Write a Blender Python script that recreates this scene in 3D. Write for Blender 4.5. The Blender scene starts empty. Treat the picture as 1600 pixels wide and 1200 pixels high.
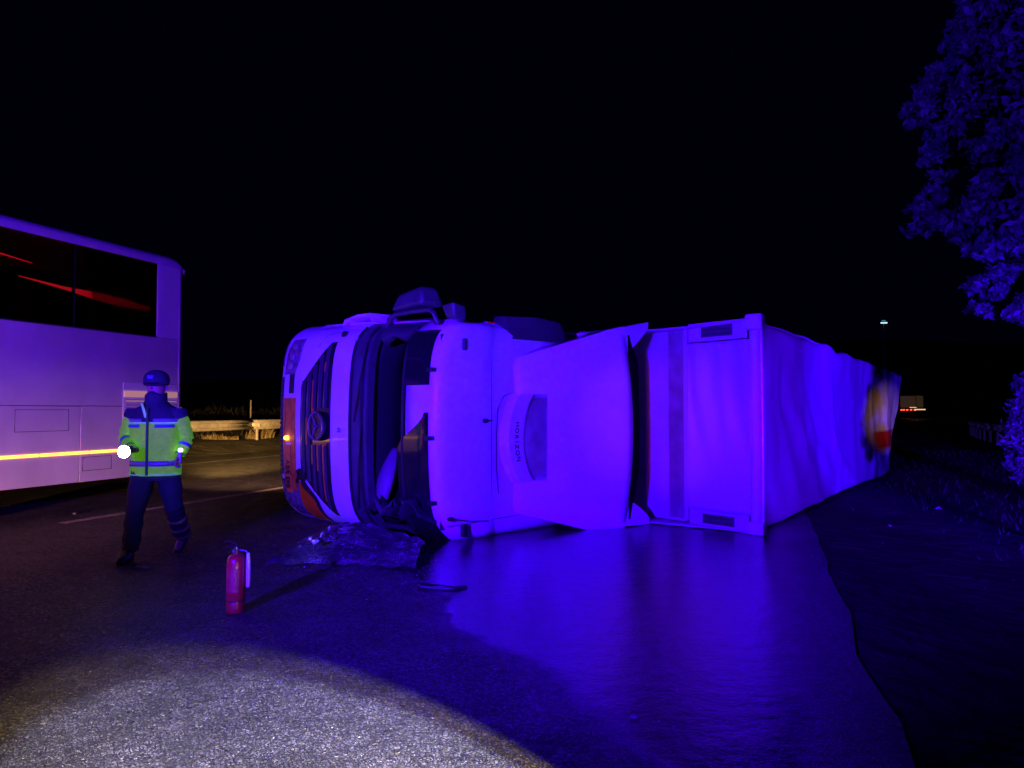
import bpy, bmesh, math, random
import numpy as np
from mathutils import Vector, Matrix, noise
R = math.radians
rnd = random.Random(7)
scene = bpy.context.scene
col = scene.collection

# ------------------------------------------------------------------ camera
cam_d = bpy.data.cameras.new('camera'); cam = bpy.data.objects.new('camera', cam_d); col.objects.link(cam)
cam.location = (0, 0, 1.5); cam.rotation_euler = (R(92.0), 0, 0)
cam_d.sensor_width = 36; cam_d.lens = 1150/1600*36; cam_d.clip_end = 3000; cam_d.clip_start = .05
scene.camera = cam

# ------------------------------------------------------------------ night sky
w = bpy.data.worlds.new('World'); scene.world = w; w.use_nodes = True
bg = w.node_tree.nodes['Background']; bg.inputs[0].default_value = (.05, .03, 1, 1); bg.inputs[1].default_value = .002

# ------------------------------------------------------------------ lamps
def aim(o, target):
    o.rotation_euler = (Vector(target)-o.location).to_track_quat('-Z', 'Y').to_euler()
def spot(name, loc, target, power, colr, angle, blend, radius):
    d = bpy.data.lights.new(name, 'SPOT'); d.energy = power; d.color = colr
    d.spot_size = R(angle); d.spot_blend = blend; d.shadow_soft_size = radius
    o = bpy.data.objects.new(name, d); o.location = loc; aim(o, target); col.objects.link(o); return o
# emergency beacons of the vehicles parked behind the photographer
spot('emergency_beacon_violet', (-3.4, -1.0, 2.3), (1.7, 9.5, 3.4), 16000, (.042, .0, 1), 70, .65, .10)
spot('emergency_beacon_coach_side', (-3.2, -1.2, 2.3), (-6.7, 10.8, 3.3), 6500, (.060, .0, 1), 42, .9, .10)
spot('emergency_beacon_blue', (3.4, -3.2, .95), (8.2, 14.2, 2.2), 42000, (.030, .0, 1), 25, .45, .12)
spot('emergency_beacon_blue_near', (3.4, -3.2, .95), (4.75, 11.0, 1.4), 19000, (.060, .0, 1), 19, .5, .12)
spot('emergency_beacon_amber', (-2.5, -1.0, 2.2), (2.25, 10.2, 1.3), 620, (1, .05, .0), 11, .8, .08)
# headlamps of the vehicle waiting on the carriageway to the left
spot('waiting_car_headlamp', (-6.0, -6.0, .7), (-7.0, 12, -1.35), 14000, (1, .43, .18), 25, 1, .10)
# dipped headlamps of the passing coach, lighting the road and guardrail ahead of it
spot('coach_headlamp', (-5.8, 13.0, .95), (-9.9, 33, 1.2), 21000, (1, .54, .16), 36, 1, .12)
spot('coach_headlamp_low', (-5.6, 12.9, 1.9), (-2.5, 24, .4), 1000, (1, .48, .28), 130, 1, .12)
# brake lamps of the car standing left of the photographer
spot('brake_lamp', (-5.4, -.5, .9), (-9, 8, .0), 800, (1, .04, .02), 70, .9, .08)
# added warm spot that lights the far end of the trailer
spot('trailer_end_spot', (.9, -2.0, 1.5), (9.45, 18.6, 1.30), 17000, (1, .42, .16), 5.2, 1, .04)
# hand torch held low just right of the camera, pointing ahead and to the left
T0 = (1.0, .40, 1.10); T1 = (T0[0]-.5130, T0[1]+.6255, T0[2]-.588)
spot('hand_torch_beam', T0, T1, 6800, (.62, .60, 1), 47.3, .08, .008)
spot('hand_torch_rim', T0, T1, 2600, (1, .76, .18), 50.3, .10, .008)
spot('hand_torch_spill', T0, (-2.1, 5.2, .1), 30, (.95, .95, 1), 40, .9, .02)
spot('glass_glint_spot', (-.9, -.3, 1.5), (-2.0, 7.15, .2), 260, (.95, .97, 1), 5, 1, .02)  # added narrow spot that brightens the fallen glass
scene.view_settings.view_transform = 'Standard'; scene.view_settings.look = 'None'
scene.view_settings.exposure = 0; scene.view_settings.gamma = 1
scene.render.film_transparent = False
scene.cycles.max_bounces = 6

# ------------------------------------------------------------------ materials
def mat(name, base=(.5,.5,.5), rough=.5, metal=0, spec=.5, emit=None, estr=0, coat=0, bump=None, bscale=30, bdist=.01, var=0, vscale=5, alpha=1, trans=0):
    m = bpy.data.materials.new(name); m.use_nodes = True
    nt = m.node_tree; b = nt.nodes['Principled BSDF']
    b.inputs['Base Color'].default_value = (*base, 1); b.inputs['Roughness'].default_value = rough
    b.inputs['Metallic'].default_value = metal; b.inputs['Specular IOR Level'].default_value = spec
    b.inputs['Coat Weight'].default_value = coat; b.inputs['Alpha'].default_value = alpha
    b.inputs['Transmission Weight'].default_value = trans
    if emit: b.inputs['Emission Color'].default_value = (*emit, 1); b.inputs['Emission Strength'].default_value = estr
    tc = nt.nodes.new('ShaderNodeTexCoord')
    if bump or var:
        n = nt.nodes.new('ShaderNodeTexNoise'); n.inputs['Scale'].default_value = vscale; n.inputs['Detail'].default_value = 6
        nt.links.new(tc.outputs['Object'], n.inputs['Vector'])
    if var:
        mx = nt.nodes.new('ShaderNodeMix'); mx.data_type = 'RGBA'
        mx.inputs[6].default_value = (*[c*(1-var) for c in base], 1); mx.inputs[7].default_value = (*[min(1, c*(1+var)) for c in base], 1)
        cr = nt.nodes.new('ShaderNodeValToRGB'); cr.color_ramp.elements[0].position = .35; cr.color_ramp.elements[1].position = .65
        nt.links.new(n.outputs['Fac'], cr.inputs[0]); nt.links.new(cr.outputs[0], mx.inputs[0]); nt.links.new(mx.outputs[2], b.inputs['Base Color'])
    if bump:
        n2 = nt.nodes.new('ShaderNodeTexNoise'); n2.inputs['Scale'].default_value = bscale; n2.inputs['Detail'].default_value = 4
        nt.links.new(tc.outputs['Object'], n2.inputs['Vector'])
        bp = nt.nodes.new('ShaderNodeBump'); bp.inputs['Strength'].default_value = bump; bp.inputs['Distance'].default_value = bdist
        nt.links.new(n2.outputs['Fac'], bp.inputs['Height']); nt.links.new(bp.outputs[0], b.inputs['Normal'])
    return m
M = {
 'white': mat('white_truck_paint', (.78,.78,.78), .32, coat=.35, var=.06, vscale=3),
 'dirtywhite': mat('grubby_white_panel', (.46,.42,.41), .5, var=.14, vscale=2, bump=.2, bscale=12),
 'black': mat('black_plastic', (.018,.018,.02), .42, bump=.15, bscale=60, bdist=.002),
 'gloss': mat('gloss_black_grille', (.012,.012,.014), .12, coat=.5),
 'grey': mat('dark_grey_trim', (.055,.055,.06), .45, var=.2),
 'dash': mat('dashboard_vinyl', (.012,.012,.015), .55, bump=.2, bscale=80, bdist=.002),
 'dashlight': mat('pale_dashboard_vinyl', (.16,.15,.15), .5, var=.1),
 'chrome': mat('chrome_trim', (.55,.52,.50), .30, metal=.75),
 'slat': mat('satin_grille_slat', (.06,.055,.055), .22, coat=.4),
 'plate': mat('warm_lit_plate', (.88,.42,.04), .4, var=.1, vscale=20),  # warm light on a white plate, put into its colour
 'ink': mat('plate_lettering', (.01,.01,.01), .5),
 'amber': mat('amber_lens', (.90,.34,.01), .22, coat=.4),
 'amberlit': mat('amber_glow', (1,.5,.05), .3, emit=(1,.36,.03), estr=5),  # glow for the bumper reflection and the coach light trail
 'lens': mat('headlamp_lens', (.22,.20,.22), .08, coat=1, var=.4, vscale=14),
 'warm_tan': mat('warm_reflection_tan', (.78,.36,.03), .35, metal=.1, var=.2, vscale=9),  # orange of warm reflections put into the colour
 'glint_crumb': mat('glint_and_crumb_glass', (.85,.86,.9), .22, metal=.6),  # pale tone carries the torch glints; the glass crumbs use it too
 'ribgrey': mat('stained_grey_bulkhead', (.26,.22,.22), .55, var=.25, vscale=3),
 'strip': mat('warm_streak_glow', (.95,.72,.36), .4, emit=(1,.55,.2), estr=.25),  # glowing band standing in for a warm streak of light
 'matte': mat('matte_black_shade', (.004,.004,.004), .95, spec=.05),  # black of the shadow band behind the spoiler
 'rubber': mat('tyre_rubber', (.02,.02,.02), .8, bump=.4, bscale=40, bdist=.004),
 'steel': mat('galvanised_steel', (.55,.52,.48), .42, metal=.35, var=.18, vscale=6),
 'chassis': mat('chassis_paint', (.05,.045,.04), .7, var=.4, vscale=9),
 'red': mat('red_extinguisher_paint', (.36,.008,.018), .30, coat=.5, var=.12, vscale=18),
 'black2': mat('black_hose_rubber', (.015,.015,.015), .4),
 'hornm': mat('white_plastic_horn', (.6,.6,.62), .4),
 'brass': mat('valve_metal', (.55,.52,.48), .28, metal=1),
 'bark': mat('rough_bark', (.09,.07,.05), .9, bump=.7, bscale=14, bdist=.03, var=.3),
 'leaf': mat('evergreen_foliage', (.016,.022,.018), .7, var=.45, vscale=2.5),
 'leaf2': mat('shrub_foliage', (.03,.04,.03), .6, var=.4, vscale=3),
 'weed': mat('dry_weed', (.26,.20,.10), .8, var=.35, vscale=9),
 'line': mat('worn_road_paint', (.30,.27,.24), .65, var=.35, vscale=7, bump=.4, bscale=60),
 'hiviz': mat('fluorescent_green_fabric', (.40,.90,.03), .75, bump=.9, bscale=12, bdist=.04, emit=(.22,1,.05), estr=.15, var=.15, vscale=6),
 'navy': mat('navy_fabric', (.022,.022,.055), .8, bump=.7, bscale=11, bdist=.03),
 'tape': mat('silver_reflective_tape', (.34,.36,.48), .35, metal=.3),
 'tapeblue': mat('blue_grey_reflective_tape', (.10,.20,.42), .45),
 'piping': mat('pale_green_piping', (.45,.85,.50), .5, emit=(.3,1,.5), estr=.12),
 'skin': mat('skin', (.42,.25,.18), .55),
 'hornz': mat('dark_green_zip', (.05,.16,.06), .6),
 'boot': mat('black_boot_leather', (.02,.018,.016), .35),
 'torch': mat('torch_housing', (.03,.03,.03), .35),
 'lit': mat('torch_light', (1,1,1), .3, emit=(.93,.95,1), estr=38),
 'redlit': mat('tail_lamp_lit', (1,.1,.05), .3, emit=(1,.05,.015), estr=7),
 'redglow': mat('red_window_reflection', (1,.05,.05), .3, emit=(1,.01,.02), estr=3.2),  # red reflection on the coach window, made as a glow
 'coollit': mat('cool_lamp_lit', (.6,.9,1), .3, emit=(.45,.85,1), estr=1.3),
 'warmlit': mat('warm_lamp_lit', (1,.7,.4), .3, emit=(1,.55,.25), estr=1.2),
 'coach': mat('coach_paint', (.50,.48,.50), .38, coat=.3, var=.12, vscale=1.2),
 'coachroof': mat('coach_roof_paint', (.62,.60,.66), .45),
 'interior': mat('dark_upholstery', (.02,.02,.025), .9),
 'paper': mat('pale_litter', (.55,.42,.42), .7),
 'truckrear': mat('far_truck_doors', (.30,.22,.15), .6, emit=(.5,.27,.14), estr=.05),  # faint glow stands in for light on the doors
 'stone': mat('pebble_stone', (.16,.15,.14), .6, var=.4, vscale=20),
}
def glass_mat(name, tint, alpha_f, rough=.04):
    m = bpy.data.materials.new(name); m.use_nodes = True; nt = m.node_tree; nt.nodes.clear()
    o = nt.nodes.new('ShaderNodeOutputMaterial'); mx = nt.nodes.new('ShaderNodeMixShader')
    t = nt.nodes.new('ShaderNodeBsdfTransparent'); t.inputs[0].default_value = (*tint, 1)
    g = nt.nodes.new('ShaderNodeBsdfGlossy'); g.inputs['Roughness'].default_value = rough
    f = nt.nodes.new('ShaderNodeFresnel'); f.inputs[0].default_value = 1.5
    nt.links.new(f.outputs[0], mx.inputs[0]); nt.links.new(t.outputs[0], mx.inputs[1]); nt.links.new(g.outputs[0], mx.inputs[2])
    nt.links.new(mx.outputs[0], o.inputs[0]); return m
M['glass'] = glass_mat('tinted_window_glass', (.35,.35,.4), .5, .12)
M['clear'] = glass_mat('lamp_glass', (.9,.9,.95), .5, .02)

# crazed laminated windscreen: network of white cracks in glass
def crazed():
    m = bpy.data.materials.new('crazed_windscreen_glass'); m.use_nodes = True; nt = m.node_tree; nt.nodes.clear(); L = nt.links.new
    o = nt.nodes.new('ShaderNodeOutputMaterial')
    tc = nt.nodes.new('ShaderNodeTexCoord')
    v = nt.nodes.new('ShaderNodeTexVoronoi'); v.feature = 'DISTANCE_TO_EDGE'; v.inputs['Scale'].default_value = 42
    nz = nt.nodes.new('ShaderNodeTexNoise'); nz.inputs['Scale'].default_value = 3.5; nz.inputs['Detail'].default_value = 5
    L(tc.outputs['Object'], v.inputs['Vector']); L(tc.outputs['Object'], nz.inputs['Vector'])
    v2 = nt.nodes.new('ShaderNodeTexVoronoi'); v2.feature = 'DISTANCE_TO_EDGE'; v2.inputs['Scale'].default_value = 9
    L(tc.outputs['Object'], v2.inputs['Vector'])
    lt = nt.nodes.new('ShaderNodeMath'); lt.operation = 'LESS_THAN'; lt.inputs[1].default_value = .045; L(v.outputs['Distance'], lt.inputs[0])
    lt2 = nt.nodes.new('ShaderNodeMath'); lt2.operation = 'LESS_THAN'; lt2.inputs[1].default_value = .006; L(v2.outputs['Distance'], lt2.inputs[0])
    gt = nt.nodes.new('ShaderNodeMapRange'); gt.inputs[1].default_value = .42; gt.inputs[2].default_value = .68; L(nz.outputs['Fac'], gt.inputs[0])
    mu = nt.nodes.new('ShaderNodeMath'); mu.operation = 'MULTIPLY'; L(lt.outputs[0], mu.inputs[0]); L(gt.outputs[0], mu.inputs[1])
    ad = nt.nodes.new('ShaderNodeMath'); ad.operation = 'MAXIMUM'; L(mu.outputs[0], ad.inputs[0]); L(lt2.outputs[0], ad.inputs[1])
    ad2 = nt.nodes.new('ShaderNodeMath'); ad2.operation = 'MULTIPLY_ADD'; ad2.inputs[1].default_value = .55; ad2.inputs[2].default_value = .09; L(ad.outputs[0], ad2.inputs[0])
    t = nt.nodes.new('ShaderNodeBsdfTransparent'); t.inputs[0].default_value = (.70,.74,.78,1)
    d = nt.nodes.new('ShaderNodeBsdfDiffuse'); d.inputs[0].default_value = (.42,.40,.42,1)
    g = nt.nodes.new('ShaderNodeBsdfGlossy'); g.inputs['Roughness'].default_value = .07; g.inputs[0].default_value = (.9,.9,.9,1)
    f = nt.nodes.new('ShaderNodeFresnel'); f.inputs[0].default_value = 1.6
    bp = nt.nodes.new('ShaderNodeBump'); bp.inputs['Strength'].default_value = .6; bp.inputs['Distance'].default_value = .02
    L(nz.outputs['Fac'], bp.inputs['Height']); L(bp.outputs[0], g.inputs['Normal']); L(bp.outputs[0], f.inputs['Normal'])
    m1 = nt.nodes.new('ShaderNodeMixShader'); L(ad2.outputs[0], m1.inputs[0]); L(t.outputs[0], m1.inputs[1]); L(d.outputs[0], m1.inputs[2])
    m2 = nt.nodes.new('ShaderNodeMixShader'); L(f.outputs[0], m2.inputs[0]); L(m1.outputs[0], m2.inputs[1]); L(g.outputs[0], m2.inputs[2])
    L(m2.outputs[0], o.inputs[0]); return m
M['crazed'] = crazed()

def asphalt(name, wet):
    m = bpy.data.materials.new(name); m.use_nodes = True; nt = m.node_tree; L = nt.links.new
    b = nt.nodes['Principled BSDF']; tc = nt.nodes.new('ShaderNodeTexCoord')
    def N(t, **k):
        n = nt.nodes.new(t)
        for a_, v_ in k.items(): n.inputs[a_].default_value = v_
        return n
    def mth(op, a_, b_=None, c_=None):
        n = nt.nodes.new('ShaderNodeMath'); n.operation = op
        for i, q in enumerate((a_, b_, c_)):
            if q is None: continue
            if isinstance(q, (int, float)): n.inputs[i].default_value = q
            else: L(q, n.inputs[i])
        return n.outputs[0]
    sx = nt.nodes.new('ShaderNodeSeparateXYZ'); L(tc.outputs['Object'], sx.inputs[0])
    n1 = N('ShaderNodeTexNoise', Scale=1.3, Detail=6.0); L(tc.outputs['Object'], n1.inputs['Vector'])
    n2 = N('ShaderNodeTexNoise', Scale=9.0, Detail=5.0); L(tc.outputs['Object'], n2.inputs['Vector'])
    # aggregate
    v = N('ShaderNodeTexVoronoi', Scale=85.0, Randomness=1.0); L(tc.outputs['Object'], v.inputs['Vector'])
    v2 = N('ShaderNodeTexVoronoi', Scale=46.0, Randomness=1.0); L(tc.outputs['Object'], v2.inputs['Vector'])
    e1 = N('ShaderNodeTexVoronoi', Scale=62.0); e1.feature = 'DISTANCE_TO_EDGE'; L(tc.outputs['Object'], e1.inputs['Vector'])
    s1 = nt.nodes.new('ShaderNodeSeparateColor'); L(v2.outputs['Color'], s1.inputs[0])
    v.inputs['Scale'].default_value = 62.0
    s2 = nt.nodes.new('ShaderNodeSeparateColor'); L(v.outputs['Color'], s2.inputs[0])
    lump = mth('MINIMUM', mth('MULTIPLY', e1.outputs['Distance'], 3.2), .55)
    h = mth('ADD', mth('MULTIPLY', lump, mth('MULTIPLY_ADD', s2.outputs[0], .9, .25)), mth('MULTIPLY', s2.outputs[1], .35))
    h = mth('ADD', h, mth('MULTIPLY', n2.outputs['Fac'], .9))
    n4 = N('ShaderNodeTexNoise', Scale=160.0, Detail=3.0); L(tc.outputs['Object'], n4.inputs['Vector'])
    h = mth('ADD', h, mth('MULTIPLY', n4.outputs['Fac'], .5))
    # wet spill: right of the line from (-.78,5.95) to (.54,3.08), soft ragged edge
    dx, dy = .54+.78, 3.08-5.95; ln = math.hypot(dx, dy); nx, ny = -dy/ln, dx/ln
    d = mth('ADD', mth('MULTIPLY', sx.outputs[0], nx), mth('MULTIPLY', sx.outputs[1], ny))
    d = mth('SUBTRACT', d, (-.78*nx+5.95*ny))
    d = mth('ADD', d, mth('MULTIPLY', mth('SUBTRACT', n1.outputs['Fac'], .5), .9))
    mr = nt.nodes.new('ShaderNodeMapRange'); mr.inputs[1].default_value = -.22; mr.inputs[2].default_value = .28; mr.interpolation_type = 'SMOOTHSTEP'; L(d, mr.inputs[0])
    # the spill stays near the truck
    far = nt.nodes.new('ShaderNodeMapRange'); far.inputs[1].default_value = 13; far.inputs[2].default_value = 9.5; L(sx.outputs[1], far.inputs[0])
    wetf = mth('MULTIPLY', mr.outputs[0], far.outputs[0])
    lat = mth('ADD', mth('MULTIPLY', sx.outputs[0], .9455), mth('MULTIPLY', sx.outputs[1], -.3256))
    lat = mth('ADD', lat, mth('MULTIPLY', mth('SUBTRACT', n1.outputs['Fac'], .5), .8))
    edg = nt.nodes.new('ShaderNodeMapRange'); edg.inputs[1].default_value = 1.0; edg.inputs[2].default_value = .05; edg.interpolation_type = 'SMOOTHSTEP'; L(lat, edg.inputs[0])
    wetf = mth('MULTIPLY', wetf, edg.outputs[0])
    # patchy damp everywhere
    damp = nt.nodes.new('ShaderNodeMapRange'); damp.inputs[1].default_value = .45; damp.inputs[2].default_value = .7; L(n1.outputs['Fac'], damp.inputs[0])
    ro = nt.nodes.new('ShaderNodeMix'); ro.data_type = 'FLOAT'; ro.inputs[2].default_value = .62; L(wetf, ro.inputs[0])
    wr = mth('MULTIPLY_ADD', n2.outputs['Fac'], .12, .045); L(wr, ro.inputs[3])
    ro2 = mth('SUBTRACT', ro.outputs[0], mth('MULTIPLY', damp.outputs[0], .06))
    ro2 = mth('SUBTRACT', ro2, mth('MULTIPLY', mth('GREATER_THAN', s2.outputs[2], .82), mth('MULTIPLY_ADD', wetf, -.34, .34)))
    L(ro2, b.inputs['Roughness'])
    sp = mth('MULTIPLY_ADD', wetf, .6, .38); L(sp, b.inputs['Specular IOR Level'])
    mx = nt.nodes.new('ShaderNodeMix'); mx.data_type = 'RGBA'; mx.inputs[6].default_value = (.022,.022,.023,1); mx.inputs[7].default_value = (.20,.195,.19,1)
    vc = N('ShaderNodeTexVoronoi', Scale=62.0); L(tc.outputs['Object'], vc.inputs['Vector'])
    sc = nt.nodes.new('ShaderNodeSeparateColor'); L(vc.outputs['Color'], sc.inputs[0]); L(mth('MULTIPLY', mth('POWER', sc.outputs[0], 1.6), mth('MINIMUM', mth('MULTIPLY', e1.outputs['Distance'], 7.0), 1.0)), mx.inputs[0])
    n5 = N('ShaderNodeTexNoise', Scale=2.6, Detail=8.0, Roughness=.65); L(tc.outputs['Object'], n5.inputs['Vector'])
    pr = nt.nodes.new('ShaderNodeValToRGB'); pr.color_ramp.elements[0].position = .36; pr.color_ramp.elements[1].position = .66
    pr.color_ramp.elements[0].color = (.42,.42,.43,1); pr.color_ramp.elements[1].color = (1.25,1.25,1.25,1); L(n5.outputs['Fac'], pr.inputs[0])
    mp_ = nt.nodes.new('ShaderNodeMix'); mp_.data_type = 'RGBA'; mp_.blend_type = 'MULTIPLY'; mp_.inputs[0].default_value = 1; L(mx.outputs[2], mp_.inputs[6]); L(pr.outputs[0], mp_.inputs[7]); mx = mp_
    mw = nt.nodes.new('ShaderNodeMix'); mw.data_type = 'RGBA'; mw.blend_type = 'MULTIPLY'; L(wetf, mw.inputs[0]); L(mx.outputs[2], mw.inputs[6]); mw.inputs[7].default_value = (.5,.5,.5,1)
    L(mw.outputs[2], b.inputs['Base Color'])
    bp = nt.nodes.new('ShaderNodeBump'); bp.inputs['Distance'].default_value = .040
    L(mth('MULTIPLY_ADD', wetf, -.93, 1.0), bp.inputs['Strength']); L(h, bp.inputs['Height'])
    # water ripples / pooled surface
    n3 = N('ShaderNodeTexNoise', Scale=5.5, Detail=7.0, Roughness=.62); L(tc.outputs['Object'], n3.inputs['Vector'])
    bp2 = nt.nodes.new('ShaderNodeBump'); bp2.inputs['Distance'].default_value = .03; bp2.inputs['Strength'].default_value = .24
    L(n3.outputs['Fac'], bp2.inputs['Height']); L(bp.outputs[0], bp2.inputs['Normal']); L(bp2.outputs[0], b.inputs['Normal'])
    return m
M['asphalt'] = asphalt('damp_asphalt', True)
M['soil'] = mat('dark_verge_soil', (.020,.018,.015), .92, spec=.2, var=.5, vscale=2.5, bump=1, bscale=5, bdist=.12)
M['bank'] = mat('grassy_bank_soil', (.05,.045,.03), .9, var=.5, vscale=.9, bump=1, bscale=3, bdist=.2)

def tarp():
    m = mat('trailer_tarpaulin', (.50,.48,.50), .42, bump=.35, bscale=3.0, bdist=.05)
    nt = m.node_tree; L = nt.links.new; b = nt.nodes['Principled BSDF']
    tc = nt.nodes.new('ShaderNodeTexCoord'); sx = nt.nodes.new('ShaderNodeSeparateXYZ'); L(tc.outputs['Object'], sx.inputs[0])
    def step(sock, lo, hi):
        n = nt.nodes.new('ShaderNodeMapRange'); n.inputs[1].default_value = lo; n.inputs[2].default_value = hi; L(sock, n.inputs[0]); return n.outputs[0]
    def mul(*s):
        o = s[0]
        for q in s[1:]:
            n = nt.nodes.new('ShaderNodeMath'); n.operation = 'MULTIPLY'; L(o, n.inputs[0]); L(q, n.inputs[1]); o = n.outputs[0]
        return o
    # red light low on the rear third, painted into the colour
    x, z = sx.outputs[0], sx.outputs[2]
    red = mul(step(x, 8.0, 10.2), step(z, .45, .62), step(z, 1.02, .96))
    mx = nt.nodes.new('ShaderNodeMix'); mx.data_type = 'RGBA'; mx.inputs[7].default_value = (.38,.015,.012,1); L(red, mx.inputs[0])
    n = nt.nodes.new('ShaderNodeTexNoise'); n.inputs['Scale'].default_value = 1.1; n.inputs['Detail'].default_value = 7
    mp = nt.nodes.new('ShaderNodeMapping'); mp.inputs['Scale'].default_value = (1, 1, .35); L(tc.outputs['Object'], mp.inputs[0]); L(mp.outputs[0], n.inputs['Vector'])
    cr = nt.nodes.new('ShaderNodeValToRGB'); cr.color_ramp.elements[0].position = .3; cr.color_ramp.elements[1].position = .7
    cr.color_ramp.elements[0].color = (.34,.31,.33,1); cr.color_ramp.elements[1].color = (.58,.56,.58,1)
    L(n.outputs['Fac'], cr.inputs[0]); L(cr.outputs[0], mx.inputs[6]); L(mx.outputs[2], b.inputs['Base Color'])
    return m
M['tarp'] = tarp()

# ------------------------------------------------------------------ mesh builder
class MB:
    def __init__(s): s.v = []; s.f = []
    def add(s, vs, fs):
        o = len(s.v); s.v += [tuple(p) for p in vs]; s.f += [tuple(i+o for i in f) for f in fs]; return s
    def grid(s, rows, closed=False):
        n = len(rows[0]); vs = [p for r in rows for p in r]; fs = []
        for i in range(len(rows)-1):
            for j in range(n-1 if not closed else n):
                k = (j+1) % n; fs.append((i*n+j, i*n+k, (i+1)*n+k, (i+1)*n+j))
        return s.add(vs, fs)
    def box(s, a, b, tw=None):
        x0,y0,z0 = a; x1,y1,z1 = b
        return s.add([(x0,y0,z0),(x1,y0,z0),(x1,y1,z0),(x0,y1,z0),(x0,y0,z1),(x1,y0,z1),(x1,y1,z1),(x0,y1,z1)],
                     [(0,3,2,1),(4,5,6,7),(0,1,5,4),(1,2,6,5),(2,3,7,6),(3,0,4,7)])
    def tube(s, pts, r, n=10, cap=True, ry=None):
        pts = [Vector(p) for p in pts]; rows = []
        rs = r if isinstance(r, (list, tuple)) else [r]*len(pts)
        for i, p in enumerate(pts):
            t = (pts[min(i+1, len(pts)-1)]-pts[max(i-1, 0)]).normalized()
            up = Vector((0,0,1)) if abs(t.z) < .9 else Vector((1,0,0))
            a = t.cross(up).normalized(); b = t.cross(a).normalized()
            rows.append([p+(a*math.cos(2*math.pi*k/n)+b*math.sin(2*math.pi*k/n)*(ry or 1))*rs[i] for k in range(n)])
        o = len(s.v); s.grid(rows, True)
        if cap:
            s.f.append(tuple(o+k for k in range(n))[::-1]); s.f.append(tuple(o+(len(pts)-1)*n+k for k in range(n)))
        return s
    def lathe(s, prof, n=24, axis='z', at=(0,0,0)):
        rows = []
        for r, h in prof:
            row = []
            for k in range(n):
                c, d = r*math.cos(2*math.pi*k/n), r*math.sin(2*math.pi*k/n)
                p = (c, d, h) if axis == 'z' else ((h, c, d) if axis == 'x' else (c, h, d))
                row.append((p[0]+at[0], p[1]+at[1], p[2]+at[2]))
            rows.append(row)
        return s.grid(rows, True)
    def build(s, name, m, parent=None, smooth=True, bevel=0, solid=0, sharp=35):
        me = bpy.data.meshes.new(name); me.from_pydata(s.v, [], s.f)
        bm = bmesh.new(); bm.from_mesh(me); bmesh.ops.remove_doubles(bm, verts=bm.verts, dist=1e-5); bmesh.ops.recalc_face_normals(bm, faces=bm.faces); bm.to_mesh(me); bm.free()
        me.materials.append(m)
        if smooth:
            me.polygons.foreach_set('use_smooth', [True]*len(me.polygons))
            try: me.set_sharp_from_angle(angle=R(sharp))
            except Exception: pass
        o = bpy.data.objects.new(name, me); col.objects.link(o); o.parent = parent
        if solid: md = o.modifiers.new('solid', 'SOLIDIFY'); md.thickness = solid; md.offset = 0
        if bevel: md = o.modifiers.new('bevel', 'BEVEL'); md.width = bevel; md.segments = 2; md.limit_method = 'ANGLE'
        return o
def empty(name, loc=(0,0,0), rz=0):
    o = bpy.data.objects.new(name, None); o.location = loc; o.rotation_euler = (0,0,rz); col.objects.link(o); return o
def tag(o, label, cat, group=None, kind=None):
    if label: o['label'] = label
    if cat: o['category'] = cat
    if group: o['group'] = group
    if kind: o['kind'] = kind
    return o
def text_mesh(txt, size, name, m, parent, mtx, extrude=.002, sx=1, bold=0):
    c = bpy.data.curves.new('t', 'FONT'); c.body = txt; c.size = size; c.extrude = extrude; c.align_x = 'CENTER'; c.align_y = 'CENTER'; c.offset = bold
    to = bpy.data.objects.new('t', c); col.objects.link(to)
    dg = bpy.context.evaluated_depsgraph_get(); dg.update()
    me = bpy.data.meshes.new_from_object(to.evaluated_get(dg)); bpy.data.objects.remove(to)
    me.transform(mtx @ Matrix.Diagonal((sx,1,1,1))); me.materials.clear(); me.materials.append(m); me.name = name
    o = bpy.data.objects.new(name, me); col.objects.link(o); o.parent = parent; return o
def smooth01(x, a, b):
    t = min(1, max(0, (x-a)/(b-a))); return t*t*(3-2*t)

# ------------------------------------------------------------------ road, verge, ground
path = []          # (x, y, heading) every .5 m from s=-20
r0 = R(19)
def head(s): return r0 + R(19)*smooth01(s, 14, 95)
x, y = -20*math.sin(r0), -20*math.cos(r0); s = -20
while s < 420:
    path.append((x, y, head(s))); x += .5*math.sin(head(s)); y += .5*math.cos(head(s)); s += .5
def rp(s, d, z=0):
    f = (s+20)/.5; i = max(0, min(len(path)-2, int(f))); t = f-i
    X = path[i][0]*(1-t)+path[i+1][0]*t; Y = path[i][1]*(1-t)+path[i+1][1]*t; h = path[i][2]
    return (X+d*math.cos(h), Y-d*math.sin(h), z)
def srange(a, b, st):
    n = int((b-a)/st); return [a+i*(b-a)/n for i in range(n+1)]
m = MB(); m.add([(-900,-200,-.6),(900,-200,-.6),(900,1600,-.6),(-900,1600,-.6)], [(0,1,2,3)])
tag(m.build('ground', M['soil'], smooth=False), None, None, kind='structure')
m = MB(); m.grid([[rp(s, d, 0) for d in (-17.2,-12,-6,-2,.55+.12*noise.noise((s*.9,0,0))+.05*noise.noise((s*4,3,0)))] for s in srange(-18, 300, .5)])
tag(m.build('road', M['asphalt'], smooth=False), None, None, kind='structure')
m = MB(); rows = []
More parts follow.
